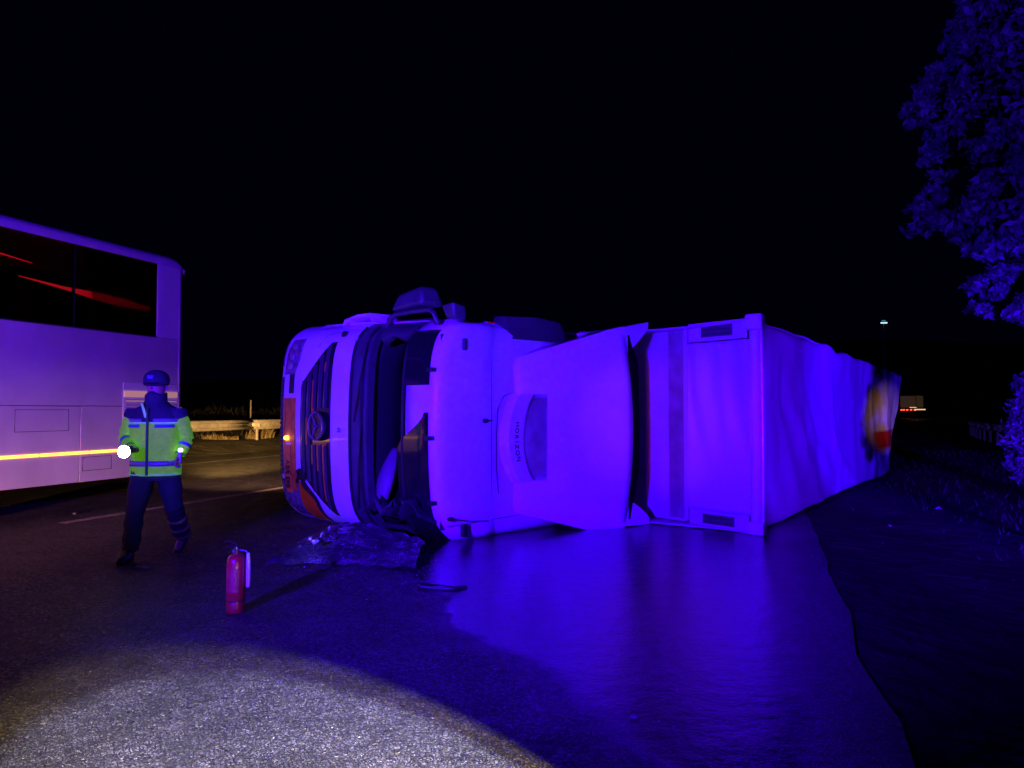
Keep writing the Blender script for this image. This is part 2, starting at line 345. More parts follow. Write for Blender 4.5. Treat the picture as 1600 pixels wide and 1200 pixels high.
for s in srange(-18, 300, .35):
    row = []
    for d in [.3,.62,.8,1.0,1.3]+[1.6+.4*k for k in range(18)]+[9.5,11,13,16,20,28,40]:
        z = -.015-.045*smooth01(d,.6,1.6)
        if d > .7: z += .05*noise.noise((s*1.1,d*1.1,0))+.10*noise.noise((s*.25,d*.3,5))*smooth01(d,1,4)-.10*smooth01(d,1.5,3.5)
        if d < .5: z = -.015
        z -= .9*smooth01(d, 7, 11) - 1.0*smooth01(d, 12, 16)
        row.append(rp(s, d, z))
    rows.append(row)
m.grid(rows); tag(m.build('verge', M['soil']), None, None, kind='structure')
m = MB(); rows = []
for s in srange(-18, 300, 1.0):
    row = []
    for d in (-17.0,-17.6,-18.5,-20,-22,-24,-27,-31,-36,-45,-60):
        z = -.02+.34*smooth01(-d,17.1,18.8)+1.0*smooth01(-d,21,34)+.18*noise.noise((s*.3,d*.3,2))*smooth01(-d,18,22)
        row.append(rp(s, d, z))
    rows.append(row)
m.grid(rows); tag(m.build('bank', M['bank']), None, None, kind='structure')
def strip(name, d, w_, s0, s1):
    m = MB(); m.grid([[rp(s, d-w_/2, .004), rp(s, d+w_/2, .004)] for s in srange(s0, s1, .5)])
    tag(m.build(name, M['line'], smooth=False), None, None, kind='structure')
strip('lane_marking', -8.8, .17, 7.3, 60)
strip('edge_marking', -15.1, .16, -10, 120)
# dark hills behind
m = MB(); rows = []
for k in range(60):
    a = R(-55+k*2.0); hgt = 22+14*noise.noise((k*.12,3,0))+26*smooth01(math.degrees(a), 5, 30)
    rows.append([(math.sin(a)*dd, math.cos(a)*dd, -.6+hgt*q) for dd, q in ((330,0),(380,.35),(450,.75),(540,1.0),(700,.9))])
m.grid(rows); tag(m.build('hills', M['bank']), None, None, kind='structure')

# ------------------------------------------------------------------ guardrails
def guardrail(d, s0, s1, zb, label, mrail, pitch=4.0, postgap=2.0):
    g = empty('guardrail', rp(s0, d, zb)); g0 = Vector(g.location)
    prof = [(.0,.43),(.03,.44),(.08,.39),(.08,.34),(.0,.29),(-.01,.22),(.0,.15),(.08,.10),(.08,.05),(.03,0),(0,.01)]
    s = s0; i = 0
    while s < s1:
        m = MB(); rows = []
        for ss in srange(s-.12, s+pitch, pitch/3):
            off = .006*(i % 2)
            rows.append([Vector(rp(ss, d+(1 if d < 0 else -1)*(px+off), zb+.42+pz*.85))-g0 for px, pz in prof])
        m.grid(rows); m.build('rail_panel', mrail, g, solid=.004, sharp=50); s += pitch; i += 1
    s = s0
    while s < s1:
        m = MB(); p = Vector(rp(s+.4, d-(1 if d < 0 else -1)*.07, zb))-g0
        m.box((p.x-.04,p.y-.05,-.2),(p.x+.04,p.y+.05,.72)); m.build('post', mrail, g, smooth=False)
        q = Vector(rp(s+.4, d-(1 if d < 0 else -1)*.0, zb+.55))-g0
        m = MB(); m.box((q.x-.06,q.y-.05,q.z-.09),(q.x+.06,q.y+.05,q.z+.09)); m.build('spacer', mrail, g, smooth=False)
        s += postgap*2
    return tag(g, label, 'guardrail')
guardrail(-19.3, 8, 72, .30, 'galvanised two wave guardrail across the road behind the person', M['steel'])
gr = guardrail(9.9, 34, 62, -.02, 'short far guardrail with pale posts right of the dark verge', M['steel'], 4.0, 1.2)

# marker pole and weeds by the left guardrail
def on_px(px, py, Z):   # a point in the place seen at photo pixel (px,py) at distance Z
    return ((px-800)/1150*Z, Z, 1.5-(py-640)/1150*Z)
p = on_px(392, 684, 34); pole = MB(); pole.tube([(0,0,-.6),(0,0,1.75)], .035, 8); o = pole.build('marker_pole', M['ribgrey']); o.location = p
tag(o, 'thin upright grey pole just behind the guardrail', 'pole')
def weed(name, loc, rad, hgt, n, m_, label, cat='weed', group=None, seed=0):
    q = random.Random(seed); mb = MB()
    for i in range(n):
        a = q.uniform(0, 6.28); rr = rad*math.sqrt(q.random()); bx, by = rr*math.cos(a), rr*math.sin(a)
        z0 = 0; h = hgt*q.uniform(.4, 1); lx, ly = q.uniform(-.5,.5)*h, q.uniform(-.5,.5)*h; wd = q.uniform(.012,.035)
        a2 = q.uniform(0, 3.14); dx, dy = wd*math.cos(a2), wd*math.sin(a2)
        mb.add([(bx-dx,by-dy,z0),(bx+dx,by+dy,z0),(bx+lx*.5+dx,by+ly*.5+dy,h*.6),(bx+lx*.5-dx,by+ly*.5-dy,h*.6),(bx+lx,by+ly,h)], [(0,1,2,3),(3,2,4)])
    o = mb.build(name, m_, smooth=False); o.location = loc; return tag(o, label, cat, group)
for i, (px, py, Z, rad, hh) in enumerate([(333,697,29,.45,.35),(358,696,29.5,.35,.25),(400,692,31,.4,.45),(414,690,31.5,.35,.6)]):
    x_, y_, z_ = on_px(px, py, Z); z_ = .22
    weed('weed_tuft', (x_,y_,z_), rad, hh, 160, M['weed'],
         ['low spreading tuft of dry weeds nearest the person, under the guardrail','small dry weed tuft left of the guardrail post','upright dry weeds just right of the guardrail post','tallest pale weed beside the overturned truck bumper'][i],
         group='dry weeds under the left guardrail', seed=i)
# scrub on the bank
mb = MB(); q = random.Random(5)
for i in range(9000):
    s = q.uniform(14, 90); d = -q.uniform(22, 38); h = q.uniform(.1, .9)*(.1+1.3*abs(noise.noise((s*.5,d*.4,0))))*.8
    z = .3+1.0*smooth01(-d,21,34); p = rp(s, d, z); wd = q.uniform(.03,.09); lx, ly = q.uniform(-.3,.3), q.uniform(-.3,.3)
    mb.add([(p[0]-wd,p[1],p[2]),(p[0]+wd,p[1],p[2]),(p[0]+lx,p[1]+ly,p[2]+h)], [(0,1,2)])
tag(mb.build('scrub', mat('dark_scrub', (.035,.032,.022), .9, var=.6, vscale=.8), smooth=False), 'dark dry scrub covering the bank behind the guardrail', 'scrub', kind='stuff')
mb = MB(); q = random.Random(15)
for i in range(4500):
    s = q.uniform(2, 34); d = .75+q.random()**.8*9; z = -.14; h = q.uniform(.02,.10)
    p = rp(s, d, z); wd = q.uniform(.006,.02); lx, ly = q.uniform(-.07,.07), q.uniform(-.07,.07); a2 = q.uniform(0,3.14)
    mb.add([(p[0]-wd*math.cos(a2),p[1]-wd*math.sin(a2),p[2]),(p[0]+wd*math.cos(a2),p[1]+wd*math.sin(a2),p[2]),(p[0]+lx,p[1]+ly,p[2]+h+.03)], [(0,1,2)])
tag(mb.build('verge_grass', bpy.data.materials['dark_scrub'], smooth=False), 'sparse trampled dry grass on the dark verge', 'grass', kind='stuff')

# ------------------------------------------------------------------ overturned tractor unit
# local x = rearward (a), local -y = vehicle height (b), local z = across (c)
trk = empty('overturned_truck', (-3.50, 10.48, 0), R(44))
tag(trk, 'white truck cab lying on its side with its windscreen out and roof towards us', 'truck')
A0P = [(.25,.10),(.42,.02),(.6,0),(1.9,.02),(2.15,.06),(2.3,.12),(3.3,.30),(3.42,.36),(3.48,.44)]
def A0(b):
    if b <= A0P[0][0]: return A0P[0][1]
    for (b0,a0),(b1,a1) in zip(A0P, A0P[1:]):
        if b <= b1: return a0+(a1-a0)*(b-b0)/(b1-b0)
    return .44
def cmax(b): return 2.66-.045*max(0, b-.6)
def A(b, c):
    cn = c/cmax(b); t = abs(2*cn-1); return A0(b)+.10*t**2.2+.27*t**9
def patch(name, m_, b0, b1, c0, c1, off=.0, thick=.03, nc=26, nb=8, parent=trk, **k):
    """closed slab following the cab front; b0,b1 may be functions of c"""
    mb = MB(); F = (lambda v: v if callable(v) else (lambda c: v)); f0, f1 = F(b0), F(b1)
    def row(c, dd):
        out = []
        for j in range(nb+1):
            b = f0(c)+(f1(c)-f0(c))*j/nb; cc = min(c, cmax(b)); out.append((A(b, cc)-off+dd, -b, cc))
        return out
    cs = [c0+(c1-c0)*i/nc for i in range(nc+1)]
    rows = [row(c, 0)+row(c, thick)[::-1] for c in cs]
    o = len(mb.v); mb.grid(rows, True); n = len(rows[0])
    mb.f.append(tuple(o+j for j in range(n))); mb.f.append(tuple(o+(len(rows)-1)*n+j for j in range(n)))
    return mb.build(name, m_, parent, **k)
CM = 2.66
# white bumper with a rounded lower edge
patch('bumper', M['white'], .27, .98, .0, CM, .0, .10, nc=50)
patch('front_panel', M['white'], .985, 2.12, .0, 2.60, .0, .05, nc=50)
patch('cowl', M['grey'], 2.125, 2.40, .0, 2.58, .0, .08, nc=50)
# seals / ribs on the windscreen base
for bb, rr, mm in ((2.14,.018,'black'), (2.30,.022,'black'), (2.385,.014,'grey')):
    mb = MB(); mb.tube([(A(bb, c)-.012, -bb, c) for c in [.04+i*(2.52-.04)/40 for i in range(41)]], rr, 8)
    mb.build('windscreen_seal', M[mm], trk)
for c0_, c1_ in ((.30, 1.25), (1.35, 2.25)):
    mb = MB(); mb.tube([(A(2.25,c0_)-.05,-2.22,c0_),(A(2.3,(c0_+c1_)/2)-.07,-2.32,(c0_+c1_)/2),(A(2.3,c1_)-.06,-2.36,c1_)], [.016,.012,.008], 6); mb.build('wiper_arm', M['black'], trk)
# grille
def g0(c):
    if c > 1.84: return 1.0+(min(c,2.36)-1.84)/(2.36-1.84)*.62
    if c < .68: return 1.0+(.68-max(c,.14))/(.68-.14)*.70
    return 1.0
gril = patch('grille', M['gloss'], g0, 1.74, .16, 2.36, .008, .02, nc=44)
gril['label'] = 'glossy black grille panel with horizontal bars'
for bb in (1.10, 1.235, 1.37, 1.505, 1.64):
    cs = [c for c in [.2+i*.04 for i in range(54)] if g0(c)+.05 < bb]
    segs = [[c for c in cs if c < 1.08], [c for c in cs if c > 1.50]] if bb > 1.28 else [cs]
    for sg in segs:
        if len(sg) < 3: continue
        mb = MB(); rows = [[(A(bb,c)-.012,-(bb-.028),c),(A(bb,c)-.040,-(bb-.022),c),(A(bb,c)-.046,-(bb+.010),c),(A(bb,c)-.012,-(bb+.024),c)] for c in sg]
        mb.grid(rows, True); mb.f.append((0,1,2,3)); k = len(mb.v); mb.f.append((k-1,k-2,k-3,k-4))
        mb.build('grille_bar', M['slat'], gril)
for bb, c0_, c1_ in ((1.37,1.46,1.88),(1.37,.80,1.05),(1.505,.72,1.06),(1.64,.34,1.08),(1.235,1.05,1.40),(1.64,1.98,2.10)):
    mb = MB(); mb.grid([[(A(bb,c)-.049,-(bb-.016),c),(A(bb,c)-.052,-(bb+.010),c),(A(bb,c)-.030,-(bb+.012),c),(A(bb,c)-.030,-(bb-.016),c)] for c in [c0_+(c1_-c0_)*i/12 for i in range(13)]], True)
    mb.build('warm_glint_bar', M['warm_tan'], gril)  # added bars standing in for warm reflections on the grille
# star in ring
cb, cc_ = 1.50, 1.29; ax = A(cb, cc_)-.075
mb = MB(); mb.tube([(ax, -(cb+.175*math.cos(t)), cc_+.175*math.sin(t)) for t in [2*math.pi*i/48 for i in range(49)]], .011, 8, cap=False)
emb = mb.build('emblem', M['chrome'], gril)
mb = MB()
for k in range(3):
    t = 2*math.pi*k/3; d1 = Vector((0, -math.cos(t), math.sin(t))); d2 = Vector((0, -math.cos(t+math.pi/2), math.sin(t+math.pi/2)))
    c3 = Vector((ax+.004, -cb, cc_)); tip = c3+d1*.168
    mb.add([c3+d2*.020, c3-d2*.020, tip+d2*.002, tip-d2*.002, c3+Vector((-.02,0,0)), tip+Vector((-.004,0,0))], [(0,4,5,2),(4,1,3,5),(0,2,3,1)])
mb.build('star', M['chrome'], gril, smooth=False)
mb = MB(); mb.lathe([(.0,.0),(.185,.0),(.19,.03),(.185,.06)], 32, 'x', (ax+.02, -cb, cc_)); mb.build('emblem_plate', M['gloss'], gril)
# sensor, tow cap, slots
mb = MB(); mb.lathe([(0,-.03),(.02,-.028),(.034,-.01),(.036,.02)], 20, 'x', (A(1.93,1.25), -1.93, 1.25)); mb.build('sensor', M['chrome'], trk)
mb = MB(); mb.lathe([(0,-.012),(.05,-.012),(.062,0),(.062,.03)], 20, 'x', (A(1.80,2.44), -1.80, 2.44)); mb.build('washer_cap', M['black'], trk)
patch('intake_slot', M['black'], .66, .80, 1.72, 2.04, .006, .02, nc=8, parent=trk, bevel=.01)
# seam of the service flap
mb = MB(); mb.tube([(A(b_, c_)-.002, -b_, c_) for b_, c_ in ((1.30,2.0),(1.32,2.34),(1.40,2.46),(1.6,2.50),(2.10,2.36))], .004, 6); mb.build('panel_seam', M['grey'], trk)
# lower bumper mesh, number plate
lm = patch('lower_mesh', M['grey'], .36, .50, .62, 1.95, .006, .02, nc=30)
mb = MB()
for i in range(20):
    for j in range(3):
        c_ = .68+i*.064; b_ = .385+j*.04+(.02 if i % 2 else 0)*.8
        mb.box((A(b_,c_)-.012, -b_-.011, c_-.018), (A(b_,c_)+.01, -b_+.011, c_+.018))
tag(mb.build('mesh_hole', M['black'], lm, smooth=False), None, None, kind='stuff')
patch('warm_reflection_band', M['warm_tan'], .545, .60, .42, 1.66, .014, .02, nc=24)
patch('warm_reflection_band', M['warm_tan'], .76, .86, .42, 1.66, .012, .02, nc=24)
patch('warm_reflection_centre_strip', M['warm_tan'], .61, .75, 1.06, 1.66, .012, .02, nc=10)
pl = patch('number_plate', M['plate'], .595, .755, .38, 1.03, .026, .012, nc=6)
# text plane: letter up = +b (-y), reading direction = -c (-z), outward normal = -x
tm = Matrix(((0,0,-1,A(.675,.7)-.031),(0,-1,0,-.675),(-1,0,0,.705),(0,0,0,1)))
text_mesh('34 ABR 590', .150, 'plate_text', M['ink'], pl, tm, .003, .70, .004)
mb = MB(); mb.lathe([(0,-.05),(.022,-.045),(.032,-.02),(.032,.02)], 14, 'x', (A(.68,1.12)-.02, -.68, 1.12)); mb.build('amber_glint', M['amberlit'], trk)  # added glowing dot standing in for a reflected turn lamp
# headlamps
def hl_top0(c): return .52+.10*smooth01(c, 2.3, 2.48)
def hl_top1(c): return .90-.10*smooth01(c, 2.2, 1.96)
o = patch('headlamp', M['lens'], hl_top0, hl_top1, 1.98, 2.46, .008, .03, nc=16)
o['label'] = 'unlit upper headlamp with a clear dull lens'
for b_, c_ in ((.66, 2.10), (.68, 2.22), (.70, 2.35)):
    mb = MB(); mb.lathe([(0,-.006),(.03,-.010),(.055,-.004),(.062,.004)], 16, 'x', (A(b_,c_)-.008, -b_, c_)); mb.build('reflector', M['chrome'], o)
patch('fog_lamp', M['lens'], .33, .46, 2.10, 2.44, .008, .02, nc=10)
o = patch('headlamp', M['lens'], lambda c: .42+.20*smooth01(c,.30,.05), .92, .07, .56, .010, .03, nc=16)
o['label'] = 'smashed lower headlamp resting near the road'
patch('indicator', M['amber'], .925, lambda c: 1.26-.30*smooth01(c,.30,.52), .04, .55, .014, .03, nc=12)
patch('lamp_surround', M['black'], lambda c: 1.27-.30*smooth01(c,.30,.52), lambda c: 1.36-.30*smooth01(c,.30,.6), .04, .66, .006, .03, nc=12)
patch('bumper_split', M['black'], .90, 1.10, .57, .70, .02, .03, nc=3)
mb = MB(); q = random.Random(3)
for i in range(26):   # torn plastic around the smashed lamp
    b_, c_ = q.uniform(.5, 1.1), q.uniform(.5, .70); p = Vector((A(b_,c_)-.02, -b_, c_)); 
    mb.add([p+Vector((q.uniform(-.05,.02),q.uniform(-.05,.05),q.uniform(-.06,.06))) for _ in range(3)], [(0,1,2)])
tag(mb.build('torn_plastic', M['gloss'], trk, smooth=False), None, None, kind='stuff')

# cab shell: header, roof, rear wall
prof = [(A0(3.02),3.02),(A0(3.2),3.2),(.31,3.30),(.335,3.38),(.39,3.45),(.47,3.49),(.6,3.505),(.9,3.52),(1.08,3.525),(1.13,3.50),(1.20,3.49),(1.35,3.495),(1.8,3.505),(2.25,3.50),(2.34,3.47),(2.38,3.40),(2.40,3.2),(2.40,2.2),(2.40,.95)]
cs = [0,.012,.05,.12,.22,.4,.7,1.0,1.3,1.6,1.9,2.1,2.26]
mb = MB(); rows = []
for k, (a, b) in enumerate(prof):
    cm = cmax(b); row = []
    for c in [0,.006,.03,.07,.13,.22,.4,.7,1.0,1.3,1.6,1.9,2.1,cm-.22,cm-.13,cm-.07,cm-.03,cm-.006,cm]:
        e = min(c, cm-c); dr = 0
        if e < .13: dr = .13-math.sqrt(max(0, .13**2-(.13-e)**2))
        t = abs(2*c/cm-1); fade = max(0, 1-max(0, a-.3)/1.0)
        aa = a+(.10*t**2.2+.27*t**9)*fade; bb = b
        if b > 3.4: bb = b-dr
        elif a > 2: aa = a-dr
        row.append((aa, -bb, c))
    rows.append(row)
mb.grid(rows); shell = mb.build('cab_shell', M['white'], trk, solid=.02, sharp=40)
# side walls, with the door window on the upper one
for top in (0, 1):
    mb = MB(); rows = []
    bl = [.98,1.5,2.0,2.15,2.3,2.7,3.0,3.2,3.32,3.38]
    for b in bl:
        c = (cmax(b) if top else .0); a0 = A(b, c)+.0
        rows.append([(a0+(2.4-a0)*t, -b, c) for t in (0,.25,.5,.75,1)])
    mb.grid(rows); sw = mb.build('side_wall', M['white'], trk, solid=.03)
    if top:
        mb = MB(); mb.box((.6,-3.0,2.565),(1.5,-2.2,2.60)); mb.build('door_window', M['gloss'], trk, bevel=.03)
        mb = MB(); mb.box((1.25,-1.9,2.62),(1.5,-1.85,2.66)); mb.build('door_handle', M['black'], trk, bevel=.01)
        mb = MB(); mb.tube([(.5,-3.15,2.56),(.55,-1.2,2.65),(1.62,-1.2,2.65),(1.62,-3.15,2.56),(.5,-3.15,2.56)], .006, 6); mb.build('door_seam', M['grey'], trk)
# corner air deflector seen as a step along the top edge
mb = MB(); mb.grid([[(a_, -b_, c_) for b_, c_ in ((1.55,2.60),(1.60,2.665),(1.9,2.70),(2.18,2.695),(2.22,2.59))] for a_ in (.30,.36,.55,.75)]); mb.build('corner_deflector', M['white'], trk, solid=.02)
# pillars
patch('windscreen_pillar', M['grey'], 2.40, 3.04, 2.40, 2.56, .0, .09, nc=4)
patch('windscreen_pillar', M['grey'], 2.40, 3.04, .0, .13, .0, .09, nc=4)
mb = MB(); q = random.Random(8); rows = []
for i in range(15):
    b = 2.42+i*.042; d = .06+.07*abs(noise.noise((i*.7,1,0))) + .03*math.sin(i*.9)
    rows.append([(A(b,2.45)-.02, -b, 2.48), (A(b,2.4)+.0, -b, 2.42-d*.6), (A(b,2.4)+.05, -b-.02, 2.40-d)])
mb.grid(rows); mb.build('torn_headlining', M['grey'], trk, solid=.012)
# exterior sun visor, snapped in the middle
vt = patch('sun_visor', M['gloss'], 3.0, 3.36, 1.78, 2.42, .03, .012, nc=12); vt['label'] = 'upper remnant of the smoked sun visor'
vb = patch('sun_visor', M['gloss'], lambda c: 2.92+.40*smooth01(c, 1.05, 1.47), 3.36, .0, 1.47, .03, .012, nc=22); vb['label'] = 'lower remnant of the smoked sun visor, broken off obliquely'
for c_ in (1.95, 1.18, .45):
    mb = MB(); mb.box((A(3.36,c_)-.06,-3.42,c_-.025),(A(3.36,c_)+.04,-3.34,c_+.025)); mb.build('visor_bracket', M['black'], trk, bevel=.008)
mb = MB(); mb.tube([(A(3.0,c)-.02, -2.99, c) for c in [.12+i*.1 for i in range(24)]], .022, 8); mb.build('header_seal', M['black'], trk)
# interior
ins = [(.16,2.28),(.30,2.33),(.5,2.36),(.62,2.34),(.74,2.26),(.80,2.1),(.82,1.5)]
mb = MB(); rows = []
for a, b in ins:
    rows.append([(a+.30*abs(2*c/2.5-1)**4+(.05*math.sin(c*5) if a > .5 else 0), -(b+.03*math.sin(c*3.1)), c) for c in [.1+i*.1 for i in range(24)]])
mb.grid(rows); dashb = mb.build('dashboard', M['dash'], trk, solid=.02)
mb = MB(); rows = []
for i in range(17):   # pale crescent-shaped instrument binnacle near the ground side
    t = i/16; c = 1.02-.80*t; wd = .02+.20*math.sin(math.pi*min(1, t*.95+.03))**.8; ctr = .34+.22*(1-t)**1.5
    rows.append([(ctr+wd*(k/8-.5), -(2.36+.13*math.sin(math.pi*k/8)*(wd/.2)), c) for k in range(9)])
mb.grid(rows); mb.build('instrument_binnacle', M['dashlight'], trk, solid=.03)
mb = MB(); cw = Vector((.98,-2.42,.70)); nn = Vector((.55,-.83,0)).normalized(); e1 = Vector((0,0,1)); e2 = nn.cross(e1)
mb.tube([cw+(e1*math.cos(t)+e2*math.sin(t))*.23 for t in [2*math.pi*i/32 for i in range(33)]], .017, 8, cap=False)
for t in (0, 2.1, 4.2): mb.tube([cw-nn*.04, cw+(e1*math.cos(t)+e2*math.sin(t))*.22], [.035,.015], 8)
mb.build('steering_wheel', M['black'], trk)
for c_ in (.62, 1.9):
    mb = MB(); mb.box((1.35,-1.95,c_-.27),(1.85,-1.75,c_+.27)); st = mb.build('seat', M['interior'], trk, bevel=.05)
    mb = MB(); mb.box((1.80,-2.75,c_-.27),(1.98,-1.9,c_+.27)); mb.box((1.80,-3.0,c_-.14),(1.93,-2.78,c_+.14)); mb.build('seat_back', M['interior'], trk, bevel=.05)
mb = MB(); mb.box((.25,-1.35,.08),(2.36,-1.25,2.48)); mb.box((2.28,-3.35,.06),(2.36,-1.25,2.46)); mb.build('cab_lining', M['interior'], trk, smooth=False)
mb = MB(); mb.box((.45,-3.42,.14),(2.2,-3.40,2.36)); mb.build('headliner', M['interior'], trk, smooth=False)
mb = MB(); mb.lathe([(0,-.02),(.028,-.015),(.03,.01)], 12, 'x', (.42,-2.75,1.02)); mb.build('interior_fitting', M['chrome'], trk)
# crumpled trim at the ground end of the opening
q = random.Random(11)
for kx in range(3):
    mb = MB(); rows = []
    for i in range(10):
        rows.append([(.05+.07*i+q.uniform(-.02,.02)+kx*.05, -(2.45+.075*j+.2*kx+.06*noise.noise((i*.8,j*.8,kx))), .12+.20*abs(noise.noise((i*.5+kx*3,j*.55,4)))+.14*math.sin(j*.6+kx)**2+(.16-.02*i)) for j in range(8)])
    mb.grid(rows); mb.build('crumpled_trim', M[('grey','dash','interior')[kx]], trk, solid=.008)
# roof furniture
mb = MB(); mb.tube([(1.14,-3.505,c) for c in (.12,.8,1.4,2.0,2.4)], .007, 6); mb.build('roof_seam', M['grey'], trk)
mb = MB(); mb.tube([(.16+.3,-3.512,.19),(.8,-3.53,.20),(1.5,-3.51,.21),(2.2,-3.515,.24)], .005, 6); mb.build('roof_seam', M['grey'], trk)
mb = MB(); mb.tube([(1.26,-3.5,.5),(1.22,-3.51,.8),(1.22,-3.51,1.2),(1.24,-3.51,1.5),(1.34,-3.505,1.66),(1.5,-3.50,1.72)], .008, 6); mb.build('roof_seam', M['grey'], trk)
mb = MB(); mb.tube([(1.16,-3.50,1.37),(1.10,-3.53,1.37),(1.02,-3.545,1.37)], [.008,.010,.012], 8); mb.lathe([(0,-.04),(.025,-.03),(.030,0),(.022,.035),(0,.045)], 12, 'x', (1.01,-3.55,1.37)); mb.build('antenna', M['black'], trk)
mb = MB(); mb.tube([(.48,-3.56,.28),(.75,-3.57,.23),(1.05,-3.55,.20)], .008, 8); mb.lathe([(0,-.05),(.022,-.035),(.028,0),(.018,.03)], 12, 'x', (.48,-3.56,.28)); mb.box((.66,-3.57,.06),(.72,-3.51,.20)); mb.build('roof_wiper_stalk', M['black'], trk)
mb = MB(); mb.box((.67,-3.56,2.18),(.73,-3.51,2.32)); mb.build('clearance_lamp', M['grey'], trk, bevel=.015)
# air-conditioning pod in the notch of the spoiler
mb = MB(); rows = []
for i in range(13):
    t = i/12; c = .62+1.07*t; bow = .20*math.sin(math.pi*t)**.7
    rows.append([(1.47-bow, -3.49, c),(1.48-bow, -3.60, c),(1.51-bow,-3.63, c),(1.70-bow*.9, -3.66, c),(1.73-bow*.9, -3.64, c),(1.80-bow*.6,-3.60,c),(2.1,-3.62,c)])
mb.grid(rows); pod = mb.build('roof_pod', M['white'], trk, sharp=25)
mb = MB(); rows = []
for i in range(13):
    t = i/12; c = .66+.99*t; bow = .20*math.sin(math.pi*t)**.7
    rows.append([(1.735-bow*.9, -3.645, c),(1.82-bow*.6,-3.615,c),(2.05,-3.63,c)])
mb.grid(rows); mb.build('pod_grille', M['steel'], pod)
tm = Matrix(((0,1,0,0),(0,0,-1,0),(-1,0,0,0),(0,0,0,1)))
cpos = 1.36
for ch in 'HORIZON':    # lettering follows the bow of the pod
    wch = .045 if ch == 'I' else .074; c = cpos-wch/2; cpos -= wch; t = (c-.62)/1.07; bow = .20*math.sin(math.pi*t)**.7
    tmm = Matrix(((0,1,0,1.605-bow*.95),(0,0,-1,-3.652),(-1,0,0,c),(0,0,0,1)))
    text_mesh(ch, .085, 'lettering', M['ink'], pod, tmm, .002, 1, .002)
# roof spoiler: a sloping hollow shell with flared side wings
def sp_b(a): return 3.53+(a-1.5)*.50+.06*math.sin(max(0,min(1,(a-1.5)/1.4))*math.pi)
def sp_lim(a, top):
    t = (a-1.5)/1.5
    return (2.10+.52*t**.9) if top else (.26-.30*min(1,t*1.5))
mb = MB(); rows = []
for i in range(15):
    a = 1.5+1.36*i/14; lo, hi = sp_lim(a,0), sp_lim(a,1); b = sp_b(a); row = []
    row.append((a+.01, -(b-.30 if i else 3.5), hi+.00)); row.append((a, -(b-.05), hi))
    for k in range(17):
        c = hi-.04+(lo+.04-hi+.04)*k/16; t = abs((c-lo)/(hi-lo)*2-1)
        row.append((a+(.20*(1-t**2) -.10)*(i/14)**2+.08*t**8*(i/14), -(b-.04*t**4), c))
    row.append((a, -(b-.05), lo)); row.append((a+.01, -(b-.30 if i else 3.5), lo))
    rows.append(row)
mb.grid(rows); sp = mb.build('roof_spoiler', M['white'], trk, solid=.02, sharp=30)
# cut the notch for the pod
def cut(o, a, b):
    mbx = MB(); mbx.box(a, b); c_ = mbx.build('cutter', M['white'], smooth=False); c_.parent = trk
    md = o.modifiers.new('cut', 'BOOLEAN'); md.object = c_; md.operation = 'DIFFERENCE'; md.solver = 'EXACT'
    bpy.context.view_layer.update(); dg = bpy.context.evaluated_depsgraph_get()
    me = bpy.data.meshes.new_from_object(o.evaluated_get(dg)); o.modifiers.clear(); o.data = me; bpy.data.objects.remove(c_)
cut(sp, (1.2,-4.0,.63), (1.86,-3.40,1.69))
# pointed flared wings reaching back from the spoiler edges
for top in (1, 0):
    mb = MB(); rows = []
    cA, cB = (2.55, 2.40) if top else (.0, .12)
    for i in range(9):
        t = i/8; a = 2.55+.75*t; b = sp_b(min(a,2.86))-.02+.03*t
        c_out = (2.50+.16*t) if top else (.03-.03*t); wdt = (.40*(1-t)**.8+.09)*(-1 if top else 1)
        rows.append([(a, -b, c_out), (a, -(b-.01), c_out+wdt), (a, -(b-.06), c_out+wdt*.9), (a, -(b-.42*(1-t)-.05), c_out)])
    mb.grid(rows, True); mb.build('spoiler_wing', M['white'], trk, sharp=40)
# added black strip that widens the spoiler's shadow band, angular at both ends
mb = MB(); rows = []
for i in range(25):
    c = .10+2.36*i/24; e = min(c-.10, 2.46-c); k = min(1, e/.35)
    a0_ = 2.87+.05*(1-abs(2*c/2.56-1)**2); a1_ = a0_+.05+.16*(k if c > 1.2 else min(1, e/.6)); rows.append([(a0_, -4.20, c), ((a0_+a1_)/2, -4.205, c), (a1_, -4.19, c)])
mb.grid(rows); mb.build('shadow_strip', M['matte'], trk, solid=.012)
# dark side deflector and lights along the top edge
mb = MB(); rows = []
for a, b0, b1, z in ((1.35,3.30,3.46,2.52),(1.42,3.25,3.48,2.66),(1.9,3.2,3.55,2.68),(2.25,3.1,3.60,2.64),(2.40,3.0,3.55,2.52)):
    rows.append([(a,-b0,2.50),(a,-b0,z),(a,-b1,z-.02),(a,-b1-.02,2.36)])
mb.grid(rows, True); mb.f.append((0,1,2,3)); k = len(mb.v); mb.f.append((k-1,k-2,k-3,k-4)); mb.build('side_deflector', M['grey'], trk, sharp=40, bevel=.02)
for a0, a1, mm in ((.95,1.12,'amber'),(1.13,1.22,'white'),(1.23,1.28,'amber'),(1.30,1.34,'amber')):
    mb = MB(); mb.box((a0,-3.36,2.525),(a1,-3.28,2.575)); mb.build('marker_lamp', M[mm], trk, bevel=.006)
mb = MB(); mb.box((.88,-3.38,2.49),(1.9,-3.26,2.53)); mb.build('marker_rail', M['white'], trk, bevel=.01)
